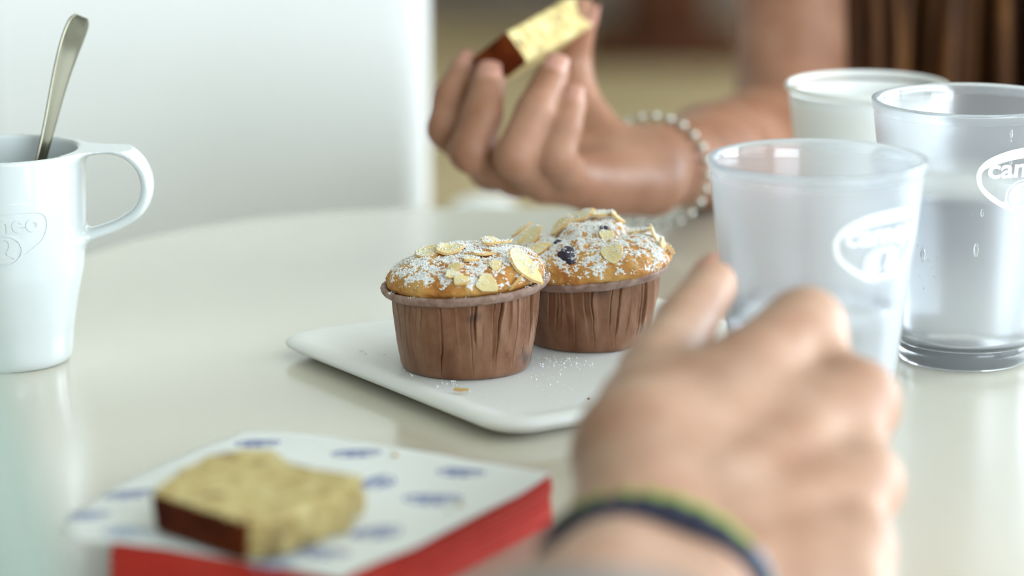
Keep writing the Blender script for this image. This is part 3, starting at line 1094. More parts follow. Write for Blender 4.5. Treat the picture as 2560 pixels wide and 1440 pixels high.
def flat_text(s, size, offset=0.0, res=4):
    cu = bpy.data.curves.new('tmp', 'FONT'); cu.body = s; cu.size = size; cu.align_x = 'CENTER'; cu.offset = offset; cu.resolution_u = res
    o = bpy.data.objects.new('tmp', cu); C.objects.link(o)
    bpy.context.view_layer.update()
    me = o.to_mesh()
    V = np.array([v.co[:] for v in me.vertices]); F = [tuple(p.vertices) for p in me.polygons]
    o.to_mesh_clear(); bpy.data.objects.remove(o); bpy.data.curves.remove(cu)
    return V, F


def closed_spline(pts, n=8):
    P = [np.array(p, float) for p in pts]; N_ = len(P); out = []
    for i in range(N_):
        p0, p1, p2, p3 = P[i - 1], P[i], P[(i + 1) % N_], P[(i + 2) % N_]
        for k in range(n):
            t = k / n
            out.append(0.5 * ((2 * p1) + (-p0 + p2) * t + (2 * p0 - 5 * p1 + 4 * p2 - p3) * t * t + (-p0 + 3 * p1 - 3 * p2 + p3) * t ** 3))
    return out


def emblem():
    """flat mesh, about 3.7 wide and 2.4 high, centred on 0"""
    outer = closed_spline([(-1.85, 0.05), (-1.80, 0.42), (-1.45, 0.80), (-0.75, 1.08), (0, 1.17), (0.75, 1.17), (1.45, 1.05), (1.80, 0.72), (1.88, 0.2), (1.70, -0.30), (1.2, -0.78), (0.6, -1.10), (0, -1.2), (-0.6, -1.12), (-1.25, -0.78), (-1.70, -0.36)])
    inner = closed_spline([(-1.66, 0.04), (-1.56, 0.40), (-0.8, 0.68), (0, 0.78), (0.8, 0.82), (1.42, 0.76), (1.68, 0.55), (1.72, 0.15), (1.52, -0.28), (1.08, -0.62), (0.78, -0.80), (0.72, -0.40), (0.42, -0.10), (0, -0.02), (-0.42, -0.10), (-0.72, -0.40), (-0.78, -0.80), (-1.12, -0.62), (-1.53, -0.28)], 6)
    gap_o = [(0.68 * math.cos(a), -0.62 + 0.56 * math.sin(a)) for a in np.linspace(0, 2 * math.pi, 40, endpoint=False)]
    disc = [(0.60 * math.cos(a), -0.62 + 0.49 * math.sin(a)) for a in np.linspace(0, 2 * math.pi, 40, endpoint=False)]
    head = closed_spline([(-0.34, -0.95), (-0.30, -0.88), (-0.10, -0.78), (-0.09, -0.70), (-0.20, -0.66), (-0.19, -0.56), (-0.24, -0.52), (-0.19, -0.42), (-0.18, -0.30), (-0.06, -0.20), (0.08, -0.20), (0.19, -0.29), (0.21, -0.45), (0.16, -0.60), (0.11, -0.72), (0.16, -0.80), (0.32, -0.88), (0.36, -0.95)], 4)
    # the ring, cut where the oval's thin gap runs over it
    parts = []
    ringV, ringF = flat_curve([outer, inner])
    keep = []
    bm = bmesh.new()
    vs = [bm.verts.new(v) for v in ringV]
    for f in ringF:
        try: bm.faces.new([vs[i] for i in f])
        except ValueError: pass
    bmesh.ops.triangulate(bm, faces=bm.faces[:])
    for _ in range(3):
        long = [e for e in bm.edges if e.calc_length() > 0.16]
        if not long: break
        bmesh.ops.subdivide_edges(bm, edges=long, cuts=1)
        bmesh.ops.triangulate(bm, faces=bm.faces[:])
    for _ in range(5):
        near_gap = []
        for e in bm.edges:
            c_ = (e.verts[0].co + e.verts[1].co) / 2
            if e.calc_length() > 0.035 and 0.75 < (c_.x / 0.68) ** 2 + ((c_.y + 0.62) / 0.56) ** 2 < 1.35:
                near_gap.append(e)
        if not near_gap: break
        bmesh.ops.subdivide_edges(bm, edges=near_gap, cuts=1)
        bmesh.ops.triangulate(bm, faces=bm.faces[:])
    kill = [f for f in bm.faces if ((f.calc_center_median().x / 0.68) ** 2 + ((f.calc_center_median().y + 0.62) / 0.56) ** 2) < 1.0]
    bmesh.ops.delete(bm, geom=kill, context='FACES')
    bm.verts.index_update()
    parts.append((np.array([v.co[:] for v in bm.verts]), [tuple(v.index for v in f.verts) for f in bm.faces]))
    bm.free()
    parts.append(flat_curve([disc, head]))
    tv, tf = flat_text('cameo', 0.98, 0.026)
    tv = tv * [1.0, 1.0, 1]
    w = tv[:, 0].max() - tv[:, 0].min()
    tv[:, 0] = (tv[:, 0] - (tv[:, 0].max() + tv[:, 0].min()) / 2) * (2.92 / w)
    tv[:, 1] = tv[:, 1] - tv[:, 1].min() + 0.06
    parts.append((tv, tf))
    V, F = [], []
    for v, f in parts:
        o_ = len(V); V += [tuple(x) for x in v]; F += [tuple(i + o_ for i in q) for q in f]
    return np.array(V), F


EV, EF = emblem()


def sliced(V, F, step=0.12):
    """cut a flat mesh by vertical lines so that it can follow a round wall"""
    bm = bmesh.new()
    vs = [bm.verts.new(v) for v in V]
    for f in F:
        try: bm.faces.new([vs[i] for i in f])
        except ValueError: pass
    x = V[:, 0].min() + step
    while x < V[:, 0].max():
        bmesh.ops.bisect_plane(bm, geom=bm.verts[:] + bm.edges[:] + bm.faces[:], plane_co=(x, 0, 0), plane_no=(1, 0, 0), dist=1e-5)
        x += step
    bmesh.ops.recalc_face_normals(bm, faces=bm.faces[:])
    bm.verts.index_update()
    out = np.array([v.co[:] for v in bm.verts]), [tuple(v.index for v in f.verts) for f in bm.faces]
    bm.free()
    return out


SV, SF = sliced(EV, EF)


def wrap_emblem(center, zc, ang0, scale, rfun, off, thick=0.0):
    """on a round wall: ang0 is measured from the side facing -y, towards +x"""
    V = []
    for x, y, _ in SV:
        z = zc + y * scale
        r = rfun(z)
        a = ang0 + x * scale / rfun(zc)
        V.append((center[0] + (r + off) * math.sin(a), center[1] - (r + off) * math.cos(a), center[2] + z))
    F = list(SF)
    if thick:
        bm = bmesh.new()
        vs = [bm.verts.new(v) for v in V]
        for f in F: bm.faces.new([vs[i] for i in f])
        bmesh.ops.recalc_face_normals(bm, faces=bm.faces[:])
        border = [e for e in bm.edges if e.is_boundary]
        r_ = bmesh.ops.extrude_edge_only(bm, edges=border)
        nv_ = [g for g in r_['geom'] if isinstance(g, bmesh.types.BMVert)]
        for v in nv_:
            d = Vector((center[0] - v.co.x, center[1] - v.co.y, 0)).normalized()
            v.co += d * thick
        bm.verts.index_update()
        V = [v.co[:] for v in bm.verts]; F = [tuple(v.index for v in f.verts) for f in bm.faces]
        bm.free()
    return V, F


def flat_emblem(px, py, spin, scale, mat, parent, squash=1.0):
    p = at_z(px, py, PAD + 0.1)
    c, s = math.cos(R(spin)), math.sin(R(spin))
    V = []
    for x, y, _ in EV:
        X, Y = x * scale, y * scale * squash
        wx, wy = p[0] + c * X - s * Y, p[1] + s * X + c * Y
        V.append((wx, wy, paper_z(wx, wy) + 0.012))
    return mesh_obj('printed_emblem', V, list(EF), mat, parent, smooth=False)


for (px, py, spin, sc, mt) in ((640, 1100, -20, 0.42, 'blue_ink'), (890, 1136, 5, 0.44, 'blue_ink'), (1150, 1182, -12, 0.42, 'blue_ink'), (946, 1206, 62, 0.42, 'blue_ink'), (1080, 1250, -8, 0.50, 'blue_ink'),
                               (945, 1332, 40, 0.48, 'blue_ink'), (800, 1386, -10, 0.46, 'blue_ink'), (325, 1226, 8, 0.44, 'blue_ink'), (218, 1281, -6, 0.36, 'blue_ink'), (315, 1330, -20, 0.44, 'pale_ink'), (690, 1410, 20, 0.4, 'pale_ink')):
    flat_emblem(px, py, spin, sc, M[mt], sh)

# --- cake slice on the paper
ZT = PAD + 0.17
HS = 1.30
sl_poly = [at_z(376, 1228, ZT + HS)[:2], at_z(600, 1303, ZT + HS)[:2], at_z(700, 1290, ZT + HS)[:2], at_z(800, 1250, ZT + HS)[:2], at_z(872, 1228, ZT + HS)[:2], at_z(905, 1186, ZT + HS)[:2], at_z(800, 1172, ZT + HS)[:2], at_z(725, 1152, ZT + HS)[:2], at_z(680, 1122, ZT + HS)[:2], at_z(610, 1119, ZT + HS)[:2], at_z(520, 1137, ZT + HS)[:2], at_z(440, 1175, ZT + HS)[:2]]
SPOLY = np.array(sl_poly)


def poly_sdf(x, y, P):
    d = np.full(np.shape(x), 1e9); s = np.ones(np.shape(x))
    n = len(P)
    for i in range(n):
        a, b = P[i], P[i - 1]
        ex, ey = b[0] - a[0], b[1] - a[1]
        wx, wy = x - a[0], y - a[1]
        t = np.clip((wx * ex + wy * ey) / (ex * ex + ey * ey), 0, 1)
        d = np.minimum(d, (wx - ex * t) ** 2 + (wy - ey * t) ** 2)
        c1 = y >= a[1]; c2 = y < b[1]; c3 = ex * wy > ey * wx
        flip = (c1 & c2 & c3) | (~c1 & ~c2 & ~c3)
        s = np.where(flip, -s, s)
    return s * np.sqrt(d)


def wob(x, y, z, f, seed):
    r = random.Random(seed)
    o = 0
    for k in range(7):
        ax, ay, az = [r.uniform(-1, 1) * f * (1 + 0.5 * k) for _ in range(3)]
        o = o + np.sin(ax * x + ay * y + az * z + r.uniform(0, 6)) / (1 + 0.4 * k)
    return o / 3.0


def slice_fn(x, y, z):
    w = wob(x, y, z, 3.0, 5)
    w2_ = wob(x, y, z, 9.0, 6)
    # crust side (first edge) leans outward to the top, torn side is rough
    d2 = poly_sdf(x, y, SPOLY)
    nrm = SPOLY[1] - SPOLY[0]
    nn = np.array([nrm[1], -nrm[0]]) / np.linalg.norm(nrm)
    side = (x - SPOLY[0][0]) * nn[0] + (y - SPOLY[0][1]) * nn[1]
    torn = np.clip((side + 0.4) * -1.0, 0, 1)
    d2 = d2 + 0.10 * (ZT + HS - z) * (1 - torn) + torn * (0.10 * w + 0.07 * w2_)
    dz = np.maximum(ZT - z, z - (ZT + HS) - 0.03 * w2_)
    q = np.maximum(d2, dz)
    r_ = 0.15
    return np.minimum(np.maximum(d2 + r_, dz + r_), 0) + np.sqrt(np.maximum(d2 + r_, 0) ** 2 + np.maximum(dz + r_, 0) ** 2) - r_


lo = [SPOLY[:, 0].min() - 0.6, SPOLY[:, 1].min() - 0.6, ZT - 0.4]
hi = [SPOLY[:, 0].max() + 0.6, SPOLY[:, 1].max() + 0.6, ZT + HS + 0.5]
V, Q = mesh_sdf(slice_fn, lo, hi, 0.075, 1)
nn = SPOLY[1] - SPOLY[0]; nn = np.array([nn[1], -nn[0]]) / np.linalg.norm(nn)
cs = thing('cake_slice', (SPOLY[:, 0].mean(), SPOLY[:, 1].mean(), ZT), 'thick bitten slice of pale loaf cake with dark crust lying on the printed paper', 'cake')


def split_mesh(V, Q, mask):
    out = []
    for mk in (mask, ~mask):
        q = Q[mk]
        u, inv = np.unique(q, return_inverse=True)
        out.append((V[u], inv.reshape(q.shape)))
    return out


fc = V[Q].mean(1)
fnv = np.cross(V[Q[:, 1]] - V[Q[:, 0]], V[Q[:, 2]] - V[Q[:, 0]])
fnv /= np.maximum(np.linalg.norm(fnv, axis=1), 1e-9)[:, None]
sd = (fc[:, 0] - SPOLY[0][0]) * nn[0] + (fc[:, 1] - SPOLY[0][1]) * nn[1]
m_back = poly_sdf(fc[:, 0], fc[:, 1], np.array([SPOLY[11], SPOLY[0], SPOLY[0] + 0.02, SPOLY[11] + 0.02]))
mask = ((sd > -0.30) & (fnv[:, 2] < 0.62))
(cv, cf), (uv_, uf) = split_mesh(V, Q, mask)
mesh_obj('crust', cv, cf, M['crust'], cs)
mesh_obj('crumb', uv_, uf, M['crumb'], cs)

for i, (px, py, r_, lab) in enumerate(((988, 1141, 0.10, 'golden crumb near the back edge of the printed paper'), (1150, 1264, 0.10, 'pale orange crumb on the printed paper beside the red napkin edge'), (1118, 1279, 0.06, 'faint tiny crumb on the printed paper in front of the pale orange one'))):
    p = at_z(px, py, PAD + 0.1)
    crumb_at(px, py, paper_z(p[0], p[1]) + 0.02, r_, M['crumb'] if i else M['almond_skin'], lab, 10 + i)


# ------------------------------------------------------------------ cups
CUP_H, CUP_RT, CUP_RB = 10.25, 3.80, 2.52


def cup_r(z):
    return CUP_RB + (CUP_RT - CUP_RB) * min(max(z / CUP_H, 0), 1) ** 0.94


def make_cup(base, water, label, turn):
    t = thing('frosted_cup', base, label, 'cup', 'frosted tumblers')
    outer = [(cup_r(0) - 0.12, 0.0), (cup_r(0) - 0.03, 0.04), (cup_r(0.1), 0.12)] + [(cup_r(z), z) for z in (0.3, 0.55, 0.72)]
    outer += [(cup_r(0.74) - 0.05, 0.76), (cup_r(0.78) - 0.05, 0.80), (cup_r(0.84), 0.84)] + [(cup_r(z), z) for z in np.linspace(1.0, CUP_H - 0.45, 16)]
    outer += [(cup_r(CUP_H - 0.4) + 0.03, CUP_H - 0.38), (cup_r(CUP_H - 0.2) + 0.035, CUP_H - 0.15), (CUP_RT + 0.03, CUP_H - 0.03), (CUP_RT - 0.06, CUP_H), (CUP_RT - 0.17, CUP_H - 0.03)]
    wt = 0.21
    inner = [(cup_r(z) - wt, z) for z in np.linspace(CUP_H - 0.12, 1.05, 16)] + [(cup_r(0.9) - 0.35, 0.85), (cup_r(0.8) - 0.9, 0.78), (0.2, 0.78)]
    prof = outer + inner
    V, F = lathe(prof, base, 128)
    mi = []
    seg = 128
    for j in range(len(prof) - 1):
        zz = (prof[j][1] + prof[j + 1][1]) / 2
        clear = (j < len(outer) and (zz < 0.85 or zz > CUP_H - 0.42)) or (zz < 0.9) or zz > CUP_H - 0.2
        mi += [1 if clear else (0 if j < len(outer) else 2)] * seg
    mi += [1, 1]
    mesh_obj('cup_body', V, F, [M['frost'], M['clear'], M['inner']], t, midx=mi)
    wl = [(0.2, 0.80), (cup_r(0.8) - 0.95, 0.80), (cup_r(0.9) - 0.39, 0.87)] + [(cup_r(z) - wt - 0.02, z) for z in np.linspace(1.07, water, 10)]
    V, F = lathe(wl, base, 96)
    mesh_obj('water', V, F, M['water'], t)
    V, F = wrap_emblem(base, 7.70, R(turn), 1.06, cup_r, 0.012)
    mesh_obj('printed_emblem', V, F, M['white_ink'], t, smooth=False)
    return t


bc = at_z(2409, 893, 0)
fcp = at_z(2044, 393, CUP_H)
make_cup((bc[0], bc[1], 0), 7.35, 'frosted cup of water with emblem at the right, behind the nearer frosted cup', 28.5)
make_cup((fcp[0], fcp[1], 0), 5.0, 'nearer frosted cup of water directly behind the reaching hand', 36.5)

# droplets on the far cup
rng = np.random.default_rng(12)
dr_pts = [(2307, 636, 0.16), (2294, 612, 0.07), (2322, 650, 0.09), (2330, 668, 0.06), (2300, 690, 0.07), (2342, 640, 0.05), (2440, 625, 0.16), (2455, 532, 0.10), (2430, 536, 0.05), (2310, 720, 0.06), (2528, 335, 0.10), (2527, 352, 0.07), (2527, 408, 0.09), (2350, 705, 0.05), (2336, 690, 0.06)]
V, F = [], []
dist_y = bc[1]
for px, py, r_ in dr_pts:
    x = (px - 1280) / FPX * (dist_y * 0.99)
    # find z on the cup wall along the pixel's ray
    best = None
    rv = ray(px, py)
    for s in np.linspace(115, 132, 1800):
        p = rv * s + np.array([0, 0, CAMH])
        if 0 < p[2] < CUP_H and math.hypot(p[0] - bc[0], p[1] - bc[1]) < cup_r(p[2]):
            best = p; break
    if best is None: continue
    nr = np.array([best[0] - bc[0], best[1] - bc[1], 0]); nr /= np.linalg.norm(nr)
    ta = np.cross(nr, [0, 0, 1.0])
    o_ = len(V)
    stretch = 1.0 + (1.6 if r_ in (0.10, 0.16) else rng.random() * 0.4)
    for v in SPH_V:
        V.append(best + ta * v[0] * r_ * 0.7 + np.array([0, 0, 1]) * v[1] * r_ * stretch * 0.7 + nr * v[2] * r_ * 0.22)
    F += [tuple(int(i) + o_ for i in f) for f in SPH_F]
cup_far = [o for o in bpy.data.objects if o.name.startswith('frosted_cup')][0]
o = mesh_obj('water_drops', V, F, M['water'], cup_far)
o['kind'] = 'stuff'

# --- white paper cup
d_pc = 141.0
pr = at_d(2169, 207, d_pc)
PH = pr[2]
pcp = thing('paper_cup', (pr[0], pr[1], 0), 'plain white paper cup with a rolled rim behind the frosted cups', 'cup')
r_t, r_b = 3.38, 2.45
prof = [(r_b - 0.1, 0.0), (r_b, 0.02)] + [(r_b + (r_t - r_b) * s, PH * s) for s in np.linspace(0.05, 0.955, 14)]
V, F = lathe(prof + [(r_t - 0.06, PH * 0.955)] + [(r_b + (r_t - r_b) * s - 0.06, PH * s) for s in np.linspace(0.93, 0.10, 12)] + [(0.2, PH * 0.09)], (pr[0], pr[1], 0), 96)
mesh_obj('cup_body', V, F, M['cup_paper'], pcp)
rim = [(r_t + 0.01 + 0.13 * math.cos(a), PH - 0.14 + 0.14 * math.sin(a)) for a in np.linspace(-math.pi / 2, 1.5 * math.pi, 17)]
V, F = lathe(rim, (pr[0], pr[1], 0), 96, False)
mesh_obj('rolled_rim', V, F, M['cup_paper'], pcp)

# ------------------------------------------------------------------ mug
mb = at_z(19, 897, 0)
MUG = np.array([mb[0], mb[1], 0])
MD = mb[1] * math.cos(PITCH) + CAMH * math.sin(PITCH)
MUG_H = (lambda: [z for z in np.linspace(6, 10, 400) if 720 - FPX * ((mb[1] * math.sin(PITCH) + (z - CAMH) * math.cos(PITCH)) / (mb[1] * math.cos(PITCH) - (z - CAMH) * math.sin(PITCH))) <= 371][0])()
PR_Z = np.array([0, 0.12, 0.5, 1.2, 2.4, 3.6, 4.8, 6.2, 7.6, 9.5]) * MUG_H / 8.3
PR_R = np.array([2.36, 2.52, 2.57, 2.62, 2.82, 3.07, 3.18, 3.24, 3.25, 3.27])


def mug_r(z):
    return float(np.interp(z, PR_Z, PR_R))


_zs = np.linspace(0, MUG_H + 1, 200)
_rs = np.interp(_zs, PR_Z, PR_R)
for _ in range(12):
    _rs[1:-1] = (_rs[:-2] + 2 * _rs[1:-1] + _rs[2:]) / 4
hpx = [(190, 384), (235, 374), (278, 372), (318, 384), (350, 412), (366, 450), (364, 490), (344, 528), (302, 558), (256, 577), (202, 594)]
HP = smooth_profile([((x - 7) * MD / FPX, MUG_H - (y - 376) * MD / FPX / math.cos(PITCH)) for x, y in hpx], 6)
HP = np.array(HP)
HT = np.interp(np.linspace(0, 1, len(HP)), [0, 0.2, 0.5, 0.8, 1], [0.26, 0.25, 0.26, 0.22, 0.24])
HWD = np.interp(np.linspace(0, 1, len(HP)), [0, 0.12, 0.3, 0.55, 0.8, 1], [1.35, 1.0, 0.78, 0.66, 0.62, 0.75])


def mug_fn(x, y, z):
    X, Y = x - MUG[0], y - MUG[1]
    r = np.sqrt(X * X + Y * Y)
    ro = np.interp(z, _zs, _rs)
    body = np.maximum(r - ro, np.maximum(-z, z - MUG_H))
    # handle ribbon
    best = np.full(np.shape(x), 9.0)
    for i in range(len(HP) - 1):
        a, b = HP[i], HP[i + 1]
        ex, ez = b[0] - a[0], b[1] - a[1]
        L = ex * ex + ez * ez
        t = np.clip(((X - a[0]) * ex + (z - a[1]) * ez) / L, 0, 1)
        din = np.sqrt((X - a[0] - ex * t) ** 2 + (z - a[1] - ez * t) ** 2)
        th = HT[i] + (HT[i + 1] - HT[i]) * t
        wd = HWD[i] + (HWD[i + 1] - HWD[i]) * t
        q = np.sqrt(np.sqrt((din / th) ** 4 + 1e-9) + (Y / wd) ** 2 + 1e-9)
        best = np.minimum(best, (q - 1) * th)
    f = smin(body, best, 0.35)
    f = np.maximum(f, z - MUG_H - 0.02)
    cav = np.maximum(r - (ro - 0.33), 0.5 - z)
    k = 0.14
    return -smin(-f, cav, k)


V, Q = mesh_sdf(mug_fn, (MUG[0] - 3.7, MUG[1] - 3.7, -0.2), (MUG[0] + 6.4, MUG[1] + 3.7, MUG_H + 0.5), 0.095, 3)
mug = thing('mug', MUG, 'tall white ceramic mug with a looped handle, standing at the left edge of the table', 'mug')
ctr_f = V[Q].mean(1)
is_h = (np.hypot(ctr_f[:, 0] - MUG[0], ctr_f[:, 1] - MUG[1]) > np.interp(ctr_f[:, 2], _zs, _rs) + 0.12)
(hv, hf), (bv, bf) = split_mesh(V, Q, is_h)
mesh_obj('mug_body', bv, bf, M['ceramic'], mug)
mesh_obj('handle', hv, hf, M['ceramic'], mug)
V, F = wrap_emblem(MUG, MUG_H - 2.75, R(8.5), 1.0, lambda z: float(np.interp(z, _zs, _rs)), 0.03, 0.08)
o = mesh_obj('embossed_emblem', V, F, M['ceramic'], mug, smooth=False)
o['label'] = 'raised white emblem with a word and an oval head'

# --- spoon in the mug
SPD = MD
spx = [(202, 40, 0.1, 0.30), (196, 55, 0.1, 0.46), (184, 85, 0.05, 0.50), (170, 125, 0, 0.47), (155, 175, -0.1, 0.41), (140, 235, -0.2, 0.34), (124, 305, -0.3, 0.28), (108, 372, -0.4, 0.24), (92, 440, -0.5, 0.24), (76, 510, -0.6, 0.26), (62, 580, -0.6, 0.45), (48, 650, -0.6, 0.95), (38, 710, -0.5, 1.15), (30, 760, -0.4, 0.95), (24, 800, -0.3, 0.3)]
path = smooth_profile([(*at_d(x, y, SPD + dd + 0.4), w) for x, y, dd, w in spx], 6)
V = []
ns = 20
fwd = ray(190, 60); fwd /= np.linalg.norm(fwd)
for i, p in enumerate(path):
    q = (path[min(i + 1, len(path) - 1)] - path[max(i - 1, 0)])[:3]
    q /= np.linalg.norm(q)
    yaw = R(28)
    sd_ = np.cross(q, fwd); sd_ /= np.linalg.norm(sd_)
    nr = np.cross(sd_, q)
    s2 = sd_ * math.cos(yaw) + nr * math.sin(yaw); n2_ = nr * math.cos(yaw) - sd_ * math.sin(yaw)
    bowl = max(0, min(1, (i - 60) / 10))
    for k in range(ns):
        a = 2 * math.pi * k / ns
        cu, su = math.cos(a), math.sin(a)
        u = p[3] * math.copysign(abs(cu) ** 0.7, cu)
        v = 0.085 * math.copysign(abs(su) ** 0.8, su) + bowl * 0.25 * (u / max(p[3], 0.01)) ** 2 - 0.05 * (1 - bowl) * (u / max(p[3], 0.01)) ** 2
        V.append(p[:3] + s2 * u + n2_ * v)
F = grid_faces(ns, len(path), True)
F.append(tuple(range(ns))); F.append(tuple(reversed(range(len(V) - ns, len(V)))))
sp = mesh_obj('spoon', V, F, M['steel'])
tag(sp, 'steel teaspoon leaning in the white mug with its handle up', 'spoon')


# ------------------------------------------------------------------ bottle close to the lens, at the left edge
M['sage_glass'] = principled('pale_green_plastic', lin(98, 110, 98), 0.6)
M['cap_white'] = principled('white_plastic_cap', lin(220, 224, 220), 0.4)
BC = (-14.6, 64.0, 0)
bt = thing('bottle', BC, 'pale green bottle at the left edge, close to the lens and very blurred', 'bottle')
prof = smooth_profile([(4.3, 0.0), (5.4, 0.25), (5.75, 1.2), (5.8, 5), (5.7, 9), (5.2, 12), (4.4, 15.0), (4.15, 17), (4.1, 21), (4.0, 24), (3.4, 26), (2.0, 27.6), (1.5, 28.4), (1.45, 29.6)], 5)
V, F = lathe([tuple(p) for p in prof], BC, 64)
mesh_obj('bottle_body', V, F, M['sage_glass'], bt)
V, F = lathe([(1.7, 28.9), (1.8, 29.0), (1.8, 30.8), (1.65, 31.0)], BC, 48)
mesh_obj('cap', V, F, M['cap_white'], bt)

# ------------------------------------------------------------------ people
def nail(parent, tip, prev, r, face):
    """a fingernail on the side of the finger tip that looks along face"""
    tip, prev = np.array(tip), np.array(prev)
    ax = (tip - prev) / np.linalg.norm(tip - prev)
    n_ = np.array(face, float); n_ = n_ - ax * (n_ @ ax); n_ /= np.linalg.norm(n_)
    s_ = np.cross(ax, n_)
    V = []
    nu, nv_ = 9, 9
    for j in range(nv_):
        for i in range(nu):
            u = (i / (nu - 1) - 0.5) * 2; v = (j / (nv_ - 1) - 0.5) * 2
            k = math.sqrt(max(0, 1 - 0.35 * abs(v) ** 3))
            ang = u * 0.85 * k
            rr_ = r * 1.04 - 0.06 * r * max(abs(u), abs(v)) ** 4
            V.append(tip + ax * (v * r * 0.72 + r * 0.15) + (n_ * math.cos(ang) + s_ * math.sin(ang)) * rr_)
    return mesh_obj('fingernail', V, grid_faces(nu, nv_), M['nail'], parent)


# --- near person: right hand and forearm reaching to the cup
A = lambda x, y, d: at_d(x, y, d)
wrist = A(1640, 1480, 92.3)
elbow = np.array([1.6, 66.0, 4.6])
cmc = A(1600, 1130, 98.0)
th_m, th_i, th_t = A(1640, 935, 103.0), A(1712, 812, 106.4), A(1782, 712, 109.0)
k2, k3, k4, k5 = A(2012, 825, 104.3), A(2140, 1010, 101.6), A(2158, 1215, 98.6), A(2138, 1385, 95.8)
near_y = fcp[1]
fi = [k2, A(2040, 895, 108.3), A(1990, 930, 110.4), A(1930, 930, 111.3)]
fm = [k3, A(2115, 1015, 106.4), A(2080, 1000, 109.4), A(2030, 985, 111.2)]
fr = [k4, A(2115, 1165, 103.2), A(2085, 1110, 106.2), A(2050, 1060, 108.6)]
fp = [k5, A(2090, 1320, 99.6), A(2060, 1250, 101.8), A(2030, 1190, 103.8)]
allp = np.array([wrist, elbow, cmc, th_m, th_i, th_t] + fi + fm + fr + fp)
fl = Field(allp.min(0) - [4.5, 6, 4.5], allp.max(0) + [4, 3, 3], 0.2)
axis = (wrist - elbow) / np.linalg.norm(wrist - elbow)
# forearm: wider than thick
wside = np.array([1.0, -0.1, -0.35]); wside -= axis * (wside @ axis); wside /= np.linalg.norm(wside)
for s in (-1, 1):
    fl.add(wrist + wside * s * 0.95 + axis * 0.5, wrist - axis * 9 + wside * s * 1.2, 1.95, 2.6, 0.9)
    fl.add(wrist - axis * 9 + wside * s * 1.2, elbow + wside * s * 1.0, 2.6, 3.2, 0.9)
# palm: four metacarpals fanning from the wrist
for i, (k, r0, r1) in enumerate(((k2, 1.75, 1.12), (k3, 1.8, 1.12), (k4, 1.7, 1.08), (k5, 1.6, 1.0))):
    w0 = wrist + wside * (-1.15 + 0.8 * i) + axis * 1.2
    fl.add(w0, k, r0, r1, 1.0)
    # back-of-hand tendon
    fl.add(w0 + (k - w0) * 0.35 + np.array([0, -0.5, 0.75]), k + np.array([-0.05, -0.12, 0.16]), 0.7, 0.95, 0.8)
fl.add(k2, k3, 0.85, 0.85, 0.7); fl.add(k3, k4, 0.85, 0.85, 0.7); fl.add(k4, k5, 0.85, 0.85, 0.7)
# thumb base and web
fl.add(wrist - wside * 1.0 + axis * 1.0, cmc, 1.9, 1.75, 1.0)
fl.add(cmc, th_m, 1.75, 1.2, 0.8)
fl.add(cmc + (th_m - cmc) * 0.45, k2 * 0.62 + cmc * 0.38, 1.25, 0.95, 1.1)
fl.add(cmc, k2, 1.5, 0.95, 1.0)
fl.add(cmc, k3, 1.55, 1.0, 1.0)
fl.add(wrist + wside * 1.6 + axis * 2.0, k5 + np.array([-0.3, -1.5, -0.5]), 1.7, 1.2, 0.9)
fl.chain([th_m, th_i, th_t], [1.15, 1.0, 0.86], 0.3)
for ch_, rads in ((fi, (1.08, 0.93, 0.82, 0.70)), (fm, (1.08, 0.95, 0.84, 0.72)), (fr, (1.02, 0.9, 0.8, 0.69)), (fp, (0.92, 0.8, 0.7, 0.62))):
    fl.chain(ch_, rads, 0.28)
V, Q = fl.mesh(3)
V[:, 2] = np.maximum(V[:, 2], 0.03)
near = thing('person', (wrist[0], wrist[1], 0), 'person in front reaching a bare right hand with bracelets to the near frosted cup', 'person')
mesh_obj('body', V, Q, M['skin'], near)
for tip, prev, r_, fc_ in ((th_t, th_i, 0.86, (-0.6, 0.1, 0.75)), (fi[3], fi[2], 0.70, (0.3, 0, 1)), (fm[3], fm[2], 0.72, (0.5, 0, 1)), (fr[3], fr[2], 0.69, (0.8, 0, 0.8)), (fp[3], fp[2], 0.62, (0.9, 0, 0.5))):
    nail(near, tip, prev, r_, fc_)
# short sleeve that ends the arm outside the frame
V, F = [], []
up_ = np.cross(wside, axis)
for j, (s, rr_) in enumerate(((-1.5, 4.9), (2.5, 5.1), (6, 5.4), (9, 5.2), (10, 2.0))):
    c_ = elbow - axis * (s - 1.0)
    for i in range(40):
        a = 2 * math.pi * i / 40
        w_ = 1 + 0.03 * math.sin(5 * a + j)
        V.append(c_ + (wside * math.cos(a) * 1.15 + up_ * math.sin(a)) * rr_ * w_)
F = grid_faces(40, 5, True); F.append(tuple(range(160, 200)))
V = np.array(V); V[:, 2] = np.maximum(V[:, 2], 0.1)
mesh_obj('sleeve', V, F, M['sleeve_cloth'], near)


# bracelets on the near wrist
def ring_pts(center, ax, side, a_r, b_r, n):
    up = np.cross(side, ax)
    return [center + side * a_r * math.cos(t) + up * b_r * math.sin(t) for t in np.linspace(0, 2 * math.pi, n, endpoint=False)]


